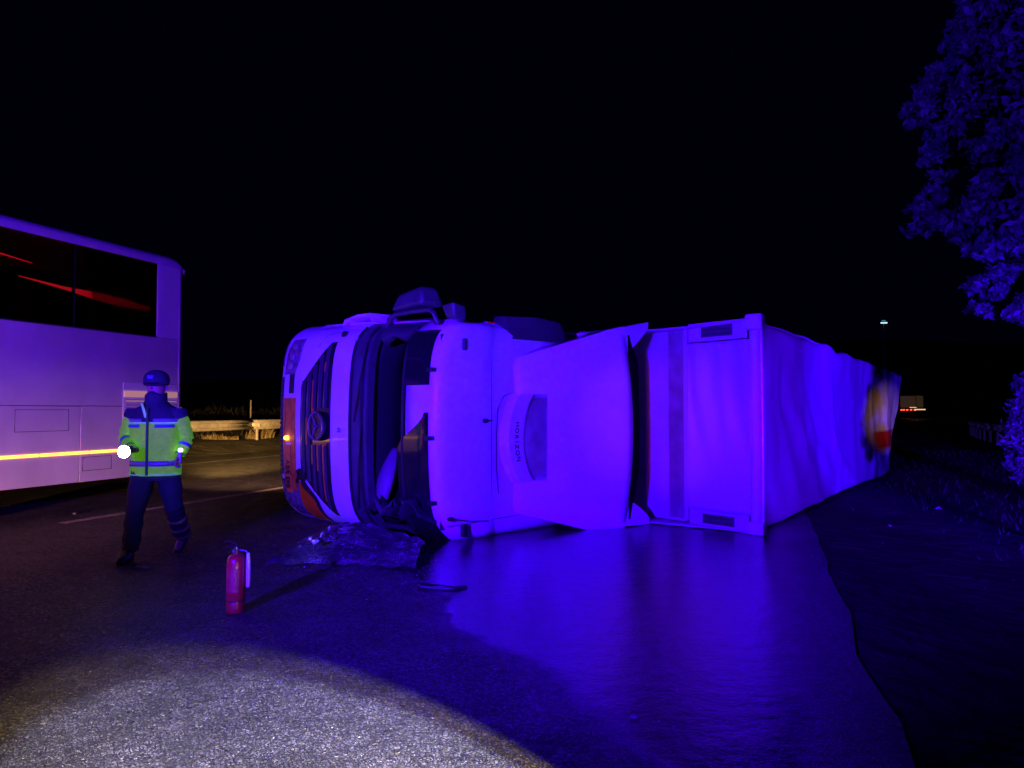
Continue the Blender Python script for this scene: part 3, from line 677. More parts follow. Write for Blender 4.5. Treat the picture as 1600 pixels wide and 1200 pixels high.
# mirrors on the upper side
def rbox(name, m_, pts8, parent, bev):
    mb = MB(); mb.add(pts8, [(0,3,2,1),(4,5,6,7),(0,1,5,4),(1,2,6,5),(2,3,7,6),(3,0,4,7)]); return mb.build(name, m_, parent, bevel=bev)
mir = rbox('mirror_housing', M['grey'], [(.30,-2.60,2.68),(.30,-3.24,2.70),(.62,-3.28,2.70),(.62,-2.62,2.68),(.34,-2.72,2.88),(.32,-3.20,2.93),(.56,-3.22,2.93),(.56,-2.76,2.90)], trk, .05)
mb = MB()
mb.tube([(.40,-2.42,2.50),(.40,-2.46,2.60),(.42,-2.56,2.655),(.44,-2.9,2.665),(.44,-3.22,2.655),(.45,-3.30,2.60),(.47,-3.32,2.48)], [.035,.035,.03,.028,.03,.035,.035], 8)
mb.build('mirror_arm', M['grey'], trk)
rbox('ramp_mirror', M['grey'], [(.44,-3.52,2.52),(.44,-3.66,2.52),(.60,-3.68,2.50),(.60,-3.54,2.50),(.40,-3.46,2.68),(.40,-3.68,2.70),(.58,-3.70,2.66),(.58,-3.50,2.66)], trk, .025)
# chassis and wheels
mb = MB(); 
for c_ in (.85, 1.65): mb.box((.5,-1.05,c_-.05),(5.9,-.78,c_+.05))
for a_ in (1.0,2.6,4.2,5.8): mb.box((a_,-1.0,.9),(a_+.12,-.82,1.6))
mb.build('chassis_frame', M['chassis'], trk, smooth=False)
def wheel(parent, a, b, c, wd, name='wheel'):
    tp = [(.30,-wd/2),(.46,-wd/2),(.495,-wd/2+.04),(.505,-wd/4),(.505,wd/4),(.495,wd/2-.04),(.46,wd/2),(.30,wd/2),(.28,0),(.30,-wd/2)]
    mb = MB(); mb.lathe(tp, 36, 'z', (0,0,0)); w_ = mb.build(name, M['rubber'], parent, sharp=30); w_.location = (a,-b,c)
    mb = MB(); mb.lathe([(0,wd*.18),(.09,wd*.20),(.12,wd*.12),(.24,wd*.05),(.29,wd*.40),(.305,wd*.45)], 30, 'z'); mb.lathe([(0,-wd*.18),(.12,-wd*.12),(.24,-wd*.05),(.305,-wd*.45)], 30, 'z'); mb.build('rim', M['steel'], w_)
for c_ in (.22, 2.30):
    wheel(trk, 1.40, .52, c_, .32)
    wheel(trk, 5.15, .52, c_+(.12 if c_ < 1 else -.12), .56)
mb = MB(); mb.box((2.7,-.95,.12),(3.9,-.35,.62)); mb.build('fuel_tank', M['steel'], trk, bevel=.08)
mb = MB(); mb.box((2.7,-.95,2.0),(3.6,-.35,2.5)); mb.build('battery_box', M['chassis'], trk, bevel=.04)

# ------------------------------------------------------------------ semi trailer
trl = empty('overturned_trailer', (-.356, 11.09, 0), R(56))
tag(trl, 'tarpaulin semi trailer on its side behind the cab, roof towards us, end in the verge', 'trailer')
CT = 2.66
def fold(a, c):
    """height of the sagging roof tarpaulin above/below its plane"""
    v = 0
    bow = (a % 2.25)/2.25
    v -= .10*math.sin(math.pi*bow)*math.sin(math.pi*c/CT)*smooth01(a,.2,1.5)
    # diagonal tension folds fanning from the front upper corner
    for k, (ph, wdt, dep) in enumerate(((.22,.10,.08),(.42,.12,.07),(.62,.10,.05),(.86,.16,.07))):
        t = (CT-c)/CT; ax_ = .35+5.2*ph*t**1.5+2.2*ph; v += dep*math.exp(-((a-ax_)/(wdt+.25*t))**2)*math.sin(math.pi*min(1,c/CT+.12))
    v += .09*noise.noise((a*.55,c*.9,2))+.035*noise.noise((a*1.9,c*2.2,7))
    return .62*v*smooth01(a,.0,.5)
mb = MB(); rows = []
NA, NC = 150, 40
for i in range(NA+1):
    t = i/NA; row = []
    for j in range(NC+1):
        cn = j/NC
        L_ = 11.5+3.3*cn**1.1+.06*noise.noise((cn*5,1,0)); a = .02+L_*t
        top = CT-.10*math.sin(math.pi*min(1,a/4.6))*(a<4.6)-.10*smooth01(a,4.3,5.0)+.06*noise.noise((a*.9,9,0))*smooth01(a,.2,1)-.06*smooth01(a,8,13)
        bot = .0+.02*noise.noise((a*1.3,4,0))-.10*smooth01(a,6,11)
        c = bot+(top-bot)*cn
        e = min(cn, 1-cn)*CT; dr = .0 if e > .10 else (.10-math.sqrt(max(0,.01-(.10-e)**2)))
        row.append((a+.0, -(4.0+fold(a, c)-dr), c))
    rows.append(row)
mb.grid(rows); roof = mb.build('roof_tarpaulin', M['tarp'], trl, solid=.012, sharp=60)
roof['label'] = 'slack pale roof tarpaulin with sagging folds'
# seams welded across the tarpaulin
for a in (2.3, 4.6, 6.9, 9.2, 11.4):
    mb = MB(); rows = []
    for da in (-.025, .025):
        rows.append([(a+da, -(4.004+fold(a+da, c)), c) for c in [.12+i*(CT-.36)/30 for i in range(31)]])
    mb.grid(rows); mb.build('tarpaulin_seam', M['tarp'], trl, solid=.002)
# upper side curtain and lower
for top in (1, 0):
    mb = MB(); rows = []
    for i in range(61):
        a = .05+(13.6 if top else 11.4)*i/60; 
        zz = (CT-.06+.05*noise.noise((a*.9,9,0))-.08*smooth01(a,4.3,5.0)) if top else .02
        rows.append([(a, -(3.92-2.7*k/5), zz-(.05*math.sin(math.pi*k/5)*(1+noise.noise((a*.8,k,1))) if top else 0)) for k in range(6)])
    mb.grid(rows); mb.build('side_curtain', M['tarp'], trl, solid=.01)
def fa(b): return .29*(4.0-b)      # racked front wall
mb = MB(); mb.box((-.05,-4.06,-.0),(.11,-3.86,.16)); mb.build('corner_casting', M['dirtywhite'], trl, bevel=.02)
mb = MB(); mb.box((-.06,-4.07,2.46),(.12,-3.86,2.66)); mb.build('corner_casting', M['dirtywhite'], trl, bevel=.03)
mb = MB(); mb.tube([(.03,-3.96,.12),(.035,-3.965,.9),(.02,-3.96,1.7),(.03,-3.97,2.5)], .075, 12, ry=.8); mb.build('corner_post', M['dirtywhite'], trl)
mb = MB(); mb.tube([(.0,-4.045,.1),(.0,-4.05,1.3),(.0,-4.045,2.5)], .018, 8); mb.build('tarpaulin_rail', M['steel'], trl)
# front wall: laced tarpaulin sheet, bulkhead strip, dark lower sheet
mb = MB(); rows = []
for i in range(29):
    b = 3.93-.93*i/28; row = []
    for j in range(41):
        c = .22+2.14*j/40
        wr = .022*math.sin((b*20+c*3.6)+2.5*noise.noise((b*2,c*1.2,1)))*smooth01(c,.5,1.4)+.035*noise.noise((b*2.6,c*1.1,3))
        row.append((fa(b)-.02-wr, -b, c))
    rows.append(row)
mb.grid(rows); mb.build('front_tarpaulin', M['tarp'], trl, solid=.01)
mb = MB(); mb.box((-.0,0,0),(.03,.02,2.3)); 
def fslab(name, m_, b0, b1, c0, c1, off, th, bev=0):
    mb = MB(); p = []
    for dd in (0, th):
        for b, c in ((b0,c0),(b1,c0),(b1,c1),(b0,c1)): p.append((fa(b)-off+dd, -b, c))
    mb.add(p, [(0,1,2,3),(4,7,6,5),(0,4,5,1),(1,5,6,2),(2,6,7,3),(3,7,4,0)]); return mb.build(name, m_, trl, smooth=False, bevel=bev)
fslab('bulkhead', M['dirtywhite'], 1.2, 2.96, .04, 2.60, .0, .05)
fslab('bulkhead_rib', M['dirtywhite'], 2.96, 3.02, .06, 2.58, .035, .10, .008)
fslab('bulkhead_rib', M['ribgrey'], 2.72, 2.955, .08, 2.56, .012, .03)
fslab('bulkhead_rib', M['dirtywhite'], 2.30, 2.36, .06, 2.58, .03, .03, .008)
fslab('front_sill', M['dirtywhite'], 3.02, 3.86, .0, .21, -.02, .06)
fslab('front_header', M['dirtywhite'], 3.02, 3.86, 2.38, 2.62, -.02, .06)
for c0_, c1_ in ((.05,.17),(2.43,2.57)):
    o = fslab('recessed_panel', M['grey'], 3.22, 3.66, c0_, c1_, .004, .03)
    for k in range(2): 
        cc = c0_+.03+.06*k; mb = MB(); mb.tube([(fa(3.25)-.008,-3.25,cc),(fa(3.63)-.008,-3.63,cc)], .008, 6); mb.build('panel_bar', M['black'], o)
for i in range(16):       # lacing eyelets
    c = .3+i*.135; mb = MB() if i == 0 else mb; mb.box((fa(3.84)-.045,-3.855,c),(fa(3.84)-.02,-3.83,c+.03))
mb.build('lacing_eyelets', M['steel'], trl, smooth=False)
mb = MB(); mb.box((0,-1.2,.02),(12.6,-1.06,2.56)); mb.build('trailer_floor', M['chassis'], trl, smooth=False)
mb = MB()
for c_ in (.85,1.7): mb.box((.6,-1.06,c_-.06),(12.4,-.72,c_+.06))
mb.build('chassis_beam', M['chassis'], trl, smooth=False)
mb = MB(); mb.add([(11.65,-1.2,.02),(11.72,-3.95,.0),(13.95,-3.95,2.5),(13.6,-1.2,2.5)], [(0,1,2,3)]); mb.build('rear_door', M['dirtywhite'], trl, solid=.05)
for a in (8.6, 9.9, 11.2):
    for c_ in (.25, 2.30): wheel(trl, a, .52, c_, .38)

# ------------------------------------------------------------------ fallen windscreen and debris
mb = MB(); rows = []
NX, NY = 34, 22
def pw(px, py, z):    # ground-level point under a photo pixel lifted by z
    Z = 1.5*1150/(py-640); return Vector(((px-800)/1150*Z, Z, z))
for j in range(NY+1):
    v = j/NY; row = []
    for i in range(NX+1):
        u = i/NX
        nx_ = -2.35+1.45*u; ny_ = 7.05+.10*math.sin(u*5)+.35*(1-u)*0
        fx_ = -2.05+1.15*u; fy_ = 8.10-.45*u
        X = nx_+(fx_-nx_)*v; Y = ny_+(fy_-ny_)*v
        # arch: front edge on the ground, rising to a crumpled ridge against the cab
        h = .02+.29*v**.75*(.55+.45*math.sin(math.pi*min(1,u*1.05)**.8))*(1-.25*u)
        fr = noise.noise((u*2.6,v*2.2,1)); h += .10*abs(fr)*math.sin(math.pi*min(1,v+.15))+.04*abs(noise.noise((u*7,v*6,3)))
        if v < .02: h = .015+.05*abs(noise.noise((u*6,0,3)))
        X += .05*noise.noise((u*4,v*4,8)); Y += .07*noise.noise((u*4,v*4,12))
        row.append((X, Y, max(.012, h)))
    rows.append(row)
mb.grid(rows); o = mb.build('fallen_windscreen', M['crazed'], smooth=False, solid=.006)
tag(o, 'crumpled crazed windscreen glass lying on the road in front of the cab', 'windscreen')
q = random.Random(9)
for (px, py, Z_, wd, hg) in ((494,845,7.12,.075,.040),(486,840,7.12,.04,.03),(504,834,7.16,.03,.05),(516,824,7.25,.022,.06),(520,814,7.3,.012,.04),(470,852,7.1,.02,.02)):
    c0 = Vector(on_px(px, py, Z_)); mb = MB(); rows = []
    for j in range(5):
        y0 = -hg/2+hg*j/4; w0 = wd*(.35+.65*math.sin(math.pi*(j+.6)/5.2))*q.uniform(.75,1.1); sh = .35*y0+q.uniform(-.004,.004)
        rows.append([tuple(c0+Vector((sh+w0*(k/4-.5), .01*abs(k-2), y0+q.uniform(-.004,.004)))) for k in range(5)])
    mb.grid(rows); mb.build('glass_glint', M['glint_crumb'], o)  # added pale facets standing in for torch glints on the glass
q = random.Random(21); mb = MB()
def shard(mb, p, sz):
    vs = [Vector(p)+Vector((q.uniform(-1,1),q.uniform(-1,1),q.uniform(0,.8)))*sz for _ in range(4)]; mb.add(vs, [(0,1,2),(0,2,3),(0,3,1),(1,3,2)])
for i in range(900):
    t = q.random(); px = q.gauss(560, 110); py = q.gauss(885, 24)
    if py < 850 or px < 330: continue
    p = pw(px, py, .004); shard(mb, p, q.uniform(.003,.010))
for i in range(300):
    p = pw(q.uniform(250,1250), q.uniform(860,1150), .004); shard(mb, p, q.uniform(.002,.006))
tag(mb.build('glass_fragments', M['glint_crumb'], smooth=False), 'tiny glass crumbs scattered on the asphalt round the windscreen', 'glass fragments', kind='stuff')
# bent trim frame lying on the wet asphalt
tr = empty('trim_frame', (-.62, 6.25, .0), 0)
tag(tr, 'thin black elongated plastic frame lying on the wet road below the cab', 'trim piece')
mb = MB(); mb.tube([(-.17,.05,.02),(-.14,-.02,.015),(0,-.06,.012),(.10,-.075,.012),(.13,-.075,.014)], [.018,.014,.011,.011,.014], 8); mb.build('bar', M['black'], tr)
mb = MB(); mb.tube([(-.17,.05,.02),(-.10,.055,.016),(.02,.03,.014),(.11,.0,.012),(.15,-.02,.014)], [.016,.011,.007,.006,.008], 8); mb.build('bar', M['gloss'], tr)
mb = MB(); mb.add([(.10,-.09,.0),(.15,-.08,.0),(.25,.01,.0),(.19,.02,.0),(.10,-.09,.03),(.15,-.08,.03),(.24,.01,.02),(.19,.015,.025)], [(0,3,2,1),(4,5,6,7),(0,1,5,4),(1,2,6,5),(2,3,7,6),(3,0,4,7)]); mb.build('clip', M['black'], tr, bevel=.004)

# ------------------------------------------------------------------ fire extinguisher
ex = empty('fire_extinguisher', (-2.045, 5.50, 0), R(-10))
tag(ex, 'red fire extinguisher standing upright on the asphalt in front of the cab', 'fire extinguisher')
mb = MB(); mb.lathe([(0,.0),(.055,.0),(.066,.012),(.068,.035),(.068,.09),(.0665,.093),(.0665,.098),(.068,.101),(.068,.37),(.064,.395),(.052,.415),(.034,.428),(.020,.432),(.020,.45)], 40); cyl = mb.build('cylinder', M['red'], ex, sharp=50)
mb = MB(); mb.lathe([(.0665,.088),(.0695,.089),(.0695,.097),(.0665,.098)], 40); mb.build('band', M['black2'], cyl)
mb = MB(); rows = [[(.0688*math.sin(t), -.0688*math.cos(t), z) for t in [-.9+i*.12 for i in range(16)]] for z in (.16,.33)]; mb.grid(rows); mb.build('instruction_label', mat('faded_red_label', (.34,.02,.03), .5, var=.35, vscale=40), cyl)
mb = MB(); mb.lathe([(.022,.445),(.028,.447),(.028,.465),(.018,.468),(.018,.485),(0,.487)], 20); mb.build('valve', M['brass'], ex)
mb = MB(); mb.tube([(.01,0,.485),(-.02,-.005,.492),(-.075,-.015,.475)], [.011,.012,.009], 8, ry=.6); mb.build('carry_handle', M['black2'], ex)
mb = MB(); mb.tube([(.012,0,.495),(-.02,-.005,.515),(-.055,-.012,.528),(-.085,-.02,.520)], [.010,.012,.011,.009], 8, ry=.5); mb.build('lever', M['brass'], ex)
mb = MB(); mb.lathe([(0,-.036),(.015,-.036),(.018,-.032),(.018,-.02),(.010,-.018)], 16, 'y', (0,0,.458)); mb.build('pressure_gauge', M['brass'], ex)
mb = MB(); mb.tube([(.02,.0,.458),(.05,.006,.46),(.078,.010,.45),(.088,.012,.42),(.090,.012,.36)], .011, 10); mb.build('hose', M['black2'], ex)
mb = MB(); mb.tube([(.090,.012,.44),(.092,.012,.38),(.092,.012,.24),(.091,.012,.19)], [.012,.016,.017,.014], 12); mb.build('discharge_horn', M['hornm'], ex)

# ------------------------------------------------------------------ person
def skin_mesh(name, pts, edges, radii, m_, parent, sub=2, root=0):
    me = bpy.data.meshes.new(name); me.from_pydata(pts, edges, []); o = bpy.data.objects.new(name, me); col.objects.link(o)
    o.modifiers.new('s', 'SKIN'); sv = me.skin_vertices[0].data
    for i, r_ in enumerate(radii): sv[i].radius = (r_, r_) if isinstance(r_, (int,float)) else r_
    sv[root].use_root = True
    sd = o.modifiers.new('u', 'SUBSURF'); sd.levels = sub; sd.render_levels = sub
    bpy.context.view_layer.update(); dg = bpy.context.evaluated_depsgraph_get()
    me2 = bpy.data.meshes.new_from_object(o.evaluated_get(dg)); me2.name = name
    o.modifiers.clear(); o.data = me2; me2.materials.clear(); me2.materials.append(m_)
    me2.polygons.foreach_set('use_smooth', [True]*len(me2.polygons)); o.parent = parent; return o
per = empty('person', (-3.67, 7.60, 0), 0)
tag(per, 'person in a green and navy high visibility jacket holding a lit torch, facing us', 'person')
# joints (x right in the photo, y away)
J = {'pel':(0,.02,.92),'waist':(0,.01,1.08),'chest':(0,.0,1.33),'neck':(0,.0,1.55),'head0':(0,-.01,1.67),'head1':(0,-.012,1.80),
 'shL':(-.19,.0,1.46),'elL':(-.33,.02,1.21),'wrL':(-.12,-.27,1.12),'shR':(.19,.0,1.46),'elR':(.30,.06,1.20),'wrR':(.27,-.04,1.04),
 'hipL':(-.10,.0,.86),'knL':(-.13,-.14,.48),'anL':(-.13,-.22,.09),'hipR':(.10,.03,.86),'knR':(.15,.10,.49),'anR':(.135,.36,.13)}
pts = []; ed = []; rad = []; idx = {}
def jv(n, r_, p=None, par=None):
    idx[n] = len(pts); pts.append(p or J[n]); rad.append(r_)
    if par is not None: ed.append((idx[par], idx[n]))
jv('pel', (.15,.11)); jv('waist', (.14,.105), par='pel'); jv('chest', (.17,.12), par='waist'); jv('neck', .06, par='chest'); jv('head0', (.088,.100), par='neck'); jv('head1', (.105,.118), par='head0')
for S in 'LR':
    jv('sh'+S, .065, par='chest'); jv('el'+S, .045, par='sh'+S); jv('wr'+S, .028, par='el'+S)
    jv('hip'+S, .10, par='pel'); jv('kn'+S, .062, par='hip'+S); jv('an'+S, .042, par='kn'+S)
    an = Vector(J['an'+S]); 
    jv('toe'+S, .035, tuple(an+Vector((-.02 if S == 'L' else .02, -.19, -.05 if S == 'L' else -.10))), par='an'+S)
    wr = Vector(J['wr'+S]); el = Vector(J['el'+S]); d = (wr-el).normalized()
    pm = wr+d*.075; jv('palm'+S, (.036,.020), tuple(pm), par='wr'+S)
body = skin_mesh('body', pts, ed, rad, M['skin'], per)
# hands: five separate, bent fingers each, rooted in the palm
for S in 'LR':
    wr = Vector(J['wr'+S]); d = (wr-Vector(J['el'+S])).normalized(); pm = wr+d*.075
    side = d.cross(Vector((0,0,1))).normalized() if abs(d.z) < .8 else Vector((0,1,0)); nrm = side.cross(d).normalized()*(-1 if S == 'L' else 1)
    for k, (off, ln_) in enumerate(((-.027,.070),(-.009,.080),(.009,.075),(.026,.058))):
        b0 = pm+side*off+d*.01; p1 = b0+d*ln_*.45-nrm*.006; p2 = p1+d*ln_*.25-nrm*ln_*.35; p3 = p2-d*ln_*.10-nrm*ln_*.32
        mb = MB(); mb.tube([b0, p1, p2, p3], [.0105,.0098,.009,.0075], 8); mb.build('finger', M['skin'], per)
    t0 = wr+d*.035+side*-.028; mb = MB(); mb.tube([t0, t0-side*.024+d*.028-nrm*.008, t0-side*.018+d*.055-nrm*.028], [.013,.011,.008], 8); mb.build('thumb', M['skin'], per)
# face
mb = MB(); mb.add([(-.014,-.100,1.708),(.014,-.100,1.708),(0,-.098,1.755),(0,-.138,1.712)], [(0,1,3),(0,3,2),(1,2,3),(0,2,1)]); mb.build('nose', M['skin'], per)
for sx_ in (-1, 1):
    mb = MB(); mb.lathe([(0,-.008),(.008,-.006),(.012,0)], 10, 'y', (sx_*.034,-.108,1.752)); mb.build('eye', M['boot'], per)
    mb = MB(); mb.tube([(sx_*.092,.0,1.70),(sx_*.10,.012,1.73),(sx_*.092,.01,1.765)], [.008,.014,.008], 8); mb.build('ear', M['skin'], per)
mb = MB(); mb.tube([(-.024,-.102,1.684),(0,-.110,1.682),(.024,-.102,1.684)], .005, 6); mb.build('mouth', M['boot'], per)
# dark collar pulled up over the chin, peaked cap with ear flaps
mb = MB(); rows = []
for z, rx, ry_ in ((1.50,.13,.11),(1.56,.105,.10),(1.62,.10,.105),(1.655,.098,.11),(1.668,.090,.10)):
    rows.append([(rx*math.cos(t), ry_*math.sin(t)-.01, z+.012*math.sin(t*3)) for t in [2*math.pi*i/28 for i in range(28)]])
mb.grid(rows, True); mb.build('neck_gaiter', M['navy'], per, solid=.012)
mb = MB(); rows = []
for z, rr in ((1.755,.112),(1.79,.119),(1.825,.117),(1.860,.104),(1.886,.078),(1.902,.040),(1.906,.001)):
    rows.append([(rr*math.cos(t), (rr*1.12)*math.sin(t)-.005, z+(.012*math.sin(t) if z < 1.8 else 0)) for t in [2*math.pi*i/32 for i in range(32)]])
mb.grid(rows, True); cap = mb.build('cap', M['navy'], per, solid=.01)
mb = MB(); mb.grid([[(.095*math.sin(u_)*(1-.08*k), -.115*math.cos(u_)*.6-.045-.035*k, 1.785-.012*k) for u_ in [-1.3+.2*i for i in range(14)]] for k in range(3)]); mb.build('peak', M['boot'], cap, solid=.006)
mb = MB(); mb.box((-.03,-.148,1.815),(.03,-.128,1.85)); mb.build('cap_badge', M['tapeblue'], cap, bevel=.005)
# jacket: navy shoulders over a green body, sleeves green
def ringloft(rings, n=36):
    mb = MB(); rows = []
    for (cx, cy, z, rx, ry_) in rings:
        row = []
        for i in range(n):
            t = 2*math.pi*i/n; cxx = math.copysign(abs(math.cos(t))**.8, math.cos(t)); syy = math.copysign(abs(math.sin(t))**.85, math.sin(t))
            k = 1+.05*noise.noise((cxx*2.2,syy*2.2,z*7))
            row.append((cx+rx*cxx*k, cy+ry_*syy*k, z+.008*noise.noise((t*2,z*5,3))))
        rows.append(row)
    mb.grid(rows, True); return mb
gj = [(0,.01,.83,.235,.165),(0,.01,.86,.24,.17),(0,.01,.92,.238,.172),(0,.005,.97,.225,.165),(0,.0,1.02,.228,.165),(0,0,1.12,.235,.165),(0,0,1.22,.245,.168),(0,0,1.32,.248,.165),(0,0,1.375,.246,.16)]
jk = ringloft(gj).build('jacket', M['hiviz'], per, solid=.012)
yk = ringloft([(0,0,1.372,.250,.163),(0,0,1.42,.248,.158),(0,0,1.47,.232,.145),(0,0,1.515,.185,.125),(0,0,1.545,.125,.11),(0,0,1.575,.105,.10)]).build('shoulder_yoke', M['navy'], per, solid=.012)
def ringband(z, dz, k, m_, name, segs=None, cy=0):
    base = [g for g in gj+[(0,0,1.42,.248,.158)]]
    for (g0_, g1_) in zip(base, base[1:]):
        if g0_[2] <= z <= g1_[2]:
            t = (z-g0_[2])/(g1_[2]-g0_[2]); rx = g0_[3]+(g1_[3]-g0_[3])*t; ry_ = g0_[4]+(g1_[4]-g0_[4])*t
    rx += k; ry_ += k
    out = []
    for (t0, t1) in (segs or [(0, 2*math.pi)]):
        mb = MB(); rows = []
        for zz in (z-dz/2, z+dz/2):
            row = []
            for i in range(33):
                t = t0+(t1-t0)*i/32; c_ = math.cos(t); s_ = math.sin(t)
                row.append((rx*math.copysign(abs(c_)**.8,c_), ry_*math.copysign(abs(s_)**.85,s_)+cy, zz))
            rows.append(row)
        mb.grid(rows); out.append(mb.build(name, m_, jk, solid=.004))
    return out
hp = math.pi
ringband(.955, .055, .012, M['tape'], 'reflective_band')
ringband(1.335, .035, .012, M['tapeblue'], 'reflective_patch', [(hp*1.16,hp*1.42),(hp*1.56,hp*1.84)])
ringband(1.37, .010, .014, M['piping'], 'piping')
ringband(1.395, .030, .012, M['tape'], 'reflective_band', [(hp*1.10,hp*1.44),(hp*1.54,hp*1.90)])
ringband(.842, .012, .012, M['piping'], 'piping')
mb = MB(); mb.box((-.010,-.196,.84),(.010,-.172,1.52)); mb.build('zip', M['hornz'], jk, bevel=.003)
mb = MB(); mb.add([(-.09,-.145,1.56),(-.065,-.15,1.565),(.0,-.185,1.42),(-.028,-.187,1.42)], [(0,1,2,3)]); mb.build('collar_flash', M['piping'], jk, solid=.006)
def sleeve(S):
    sh, el, wr = Vector(J['sh'+S]), Vector(J['el'+S]), Vector(J['wr'+S]); q_ = sh+Vector((-.03 if S == 'L' else .03, 0, .015))
    mb = MB(); pp = []; rr = []
    for i in range(9): t = i/8; pp.append(q_.lerp(el, t)); rr.append(.088-.022*t+.006*math.sin(i*2.3))
    for i in range(1, 8): t = i/7; pp.append(el.lerp(wr, t)); rr.append(.066-.018*t+.005*math.sin(i*2.9))
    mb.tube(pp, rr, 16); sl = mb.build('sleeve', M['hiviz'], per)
    mb = MB(); mb.tube([q_+Vector((0,0,.04)), q_, q_.lerp(el,.22)], [.075,.094,.091], 16); mb.build('shoulder_panel', M['navy'], per)
    a_ = el.lerp(wr,.35); b_ = el.lerp(wr,.52); mb = MB(); mb.tube([a_, b_], [.066,.062], 16, cap=False); mb.build('sleeve_band', M['tapeblue'], sl)
    mb = MB(); mb.tube([wr-(wr-el)*.06, wr+(wr-el)*.04], [.053,.050], 14, cap=False); mb.build('cuff', M['navy'], sl)
sleeve('L'); sleeve('R')
# trousers with reflective ankle bands
def leg(S):
    hp_, kn, an = Vector(J['hip'+S]), Vector(J['kn'+S]), Vector(J['an'+S]); mb = MB(); pp = []; rr = []
    for i in range(8): t = i/7; pp.append((hp_+Vector((0,0,.06))).lerp(kn, t)); rr.append(.135-.045*t+.006*math.sin(i*1.9))
    for i in range(1, 9): t = i/8; pp.append(kn.lerp(an, t)+Vector((0,0,.01))); rr.append(.090-.010*t+.009*math.sin(i*2.1+(2 if S == 'L' else 0)))
    mb.tube(pp, rr, 18); tl = mb.build('trouser_leg', M['navy'], per)
    for t0, t1 in ((.30,.42),(.58,.70),(.82,.90)):
        if S == 'L': continue
        mb = MB(); mb.tube([kn.lerp(an,t0), kn.lerp(an,(t0+t1)/2), kn.lerp(an,t1)], [.094,.098,.092], 18, cap=False); mb.build('ankle_band', M['weed'], tl, solid=.004)
    # boot
    f = Vector((-.02 if S == 'L' else .02, -1, -.12 if S == 'L' else -.45)).normalized(); up = Vector((0,0,1)) if S == 'L' else Vector((0,-.4,.9)).normalized()
    mb = MB(); mb.tube([an+up*.12, an, an-up*.02+f*.03, an-up*.042+f*.12, an-up*.05+f*.20, an-up*.052+f*.225], [.055,.056,.056,.048,.040,.020], 14); bt = mb.build('boot', M['boot'], per)
    mb = MB(); mb.tube([an-up*.085-f*.05, an-up*.088+f*.08, an-up*.088+f*.21], [.012,.014,.010], 8); mb.build('sole', M['rubber'], bt)
    mb = MB(); mb.tube([an-up*.01+f*.06+Vector((-.05,0,0)), an+up*.02+f*.09, an-up*.01+f*.06+Vector((.05,0,0))], .007, 6); mb.build('lace', M['weed'], bt)
leg('L'); leg('R')
ringloft([(0,.01,.78,.19,.14),(0,.01,.86,.20,.15),(0,.01,.98,.19,.14)]).build('trouser_seat', M['navy'], per)
# torch held in the left-hand side hand
wl = Vector(J['wrL']); dL = (wl-Vector(J['elL'])).normalized(); hc = wl+dL*.10+Vector((0,-.02,0))
to = empty('hand_torch', Vector(per.location)+hc, 0); tag(to, 'lit hand torch in the grip of the person in the green jacket', 'torch')
mb = MB(); mb.lathe([(0,.12),(.02,.12),(.022,.11),(.022,-.04),(.040,-.08),(.062,-.11),(.066,-.135),(.062,-.138)], 24, 'y'); mb.build('housing', M['torch'], to)
mb = MB(); mb.lathe([(0,-.140),(.035,-.139),(.060,-.134)], 24, 'y'); mb.build('lit_lens', M['lit'], to)
# small white lamp clipped at the other hand
lp = empty('wand_lamp', Vector(per.location)+Vector((.30,-.10,1.09)), 0); tag(lp, 'small white signal lamp hanging from the right side hand of the person', 'signal lamp')
mb = MB(); mb.tube([(0,0,-.13),(0,0,-.02)], [.010,.018], 10); mb.build('handle', M['hornm'], lp)
mb = MB(); mb.lathe([(0,-.02),(.018,-.018),(.024,0),(.018,.018),(0,.02)], 14, 'z', (0,0,0)); mb.build('lamp_head', mat('small_lamp_lit', (1,1,1), .3, emit=(1,.95,.9), estr=2.2), lp)

# ------------------------------------------------------------------ passing coach (far lane, left)
rr_ = Vector((math.sin(r0), math.cos(r0), 0)); nn_ = Vector((math.cos(r0), -math.sin(r0), 0))
P285 = nn_*-9.5 + rr_*((Vector((-.448*12.7,12.7,0))).dot(rr_))
bus = empty('coach', P285, -r0+R(90))   # local x = along the road away, local y = leftwards across the road
tag(bus, 'pale coach passing in the far lane with dark windows and an amber strip standing in for its light trail', 'coach')
LB, WB, HB = 12.2, 2.5, 4.12
def bx(name, m_, a, b, par=bus, bev=0, **k):
    mb = MB(); mb.box(a, b); return mb.build(name, m_, par, bevel=bev, **k)
# lower side panels, separate so that their joints show
xs = [0,-.55,-2.0,-3.35,-3.9-.9,-6.5,-8.0,-9.2,-10.8,-12.2]
for i, (x1, x0) in enumerate(zip(xs, xs[1:])):
    if i == 3: bx('side_panel', M['coach'], (x0+.004,.0,1.15),(x1-.004,.05,1.55)); continue
    if i == 7: bx('side_panel', M['coach'], (x0+.004,.0,1.15),(x1-.004,.05,1.55)); continue
    bx('side_panel', M['coach'], (x0+.004,.0,.44),(x1-.004,.05,1.55), bev=.006)
bx('upper_panel', M['coach'], (-12.2,.0,1.555),(-.10,.05,2.70), bev=.01)
bx('corner_pillar', M['coachroof'], (-.60,.0,2.70),(-.10,.05,3.92), bev=.01)
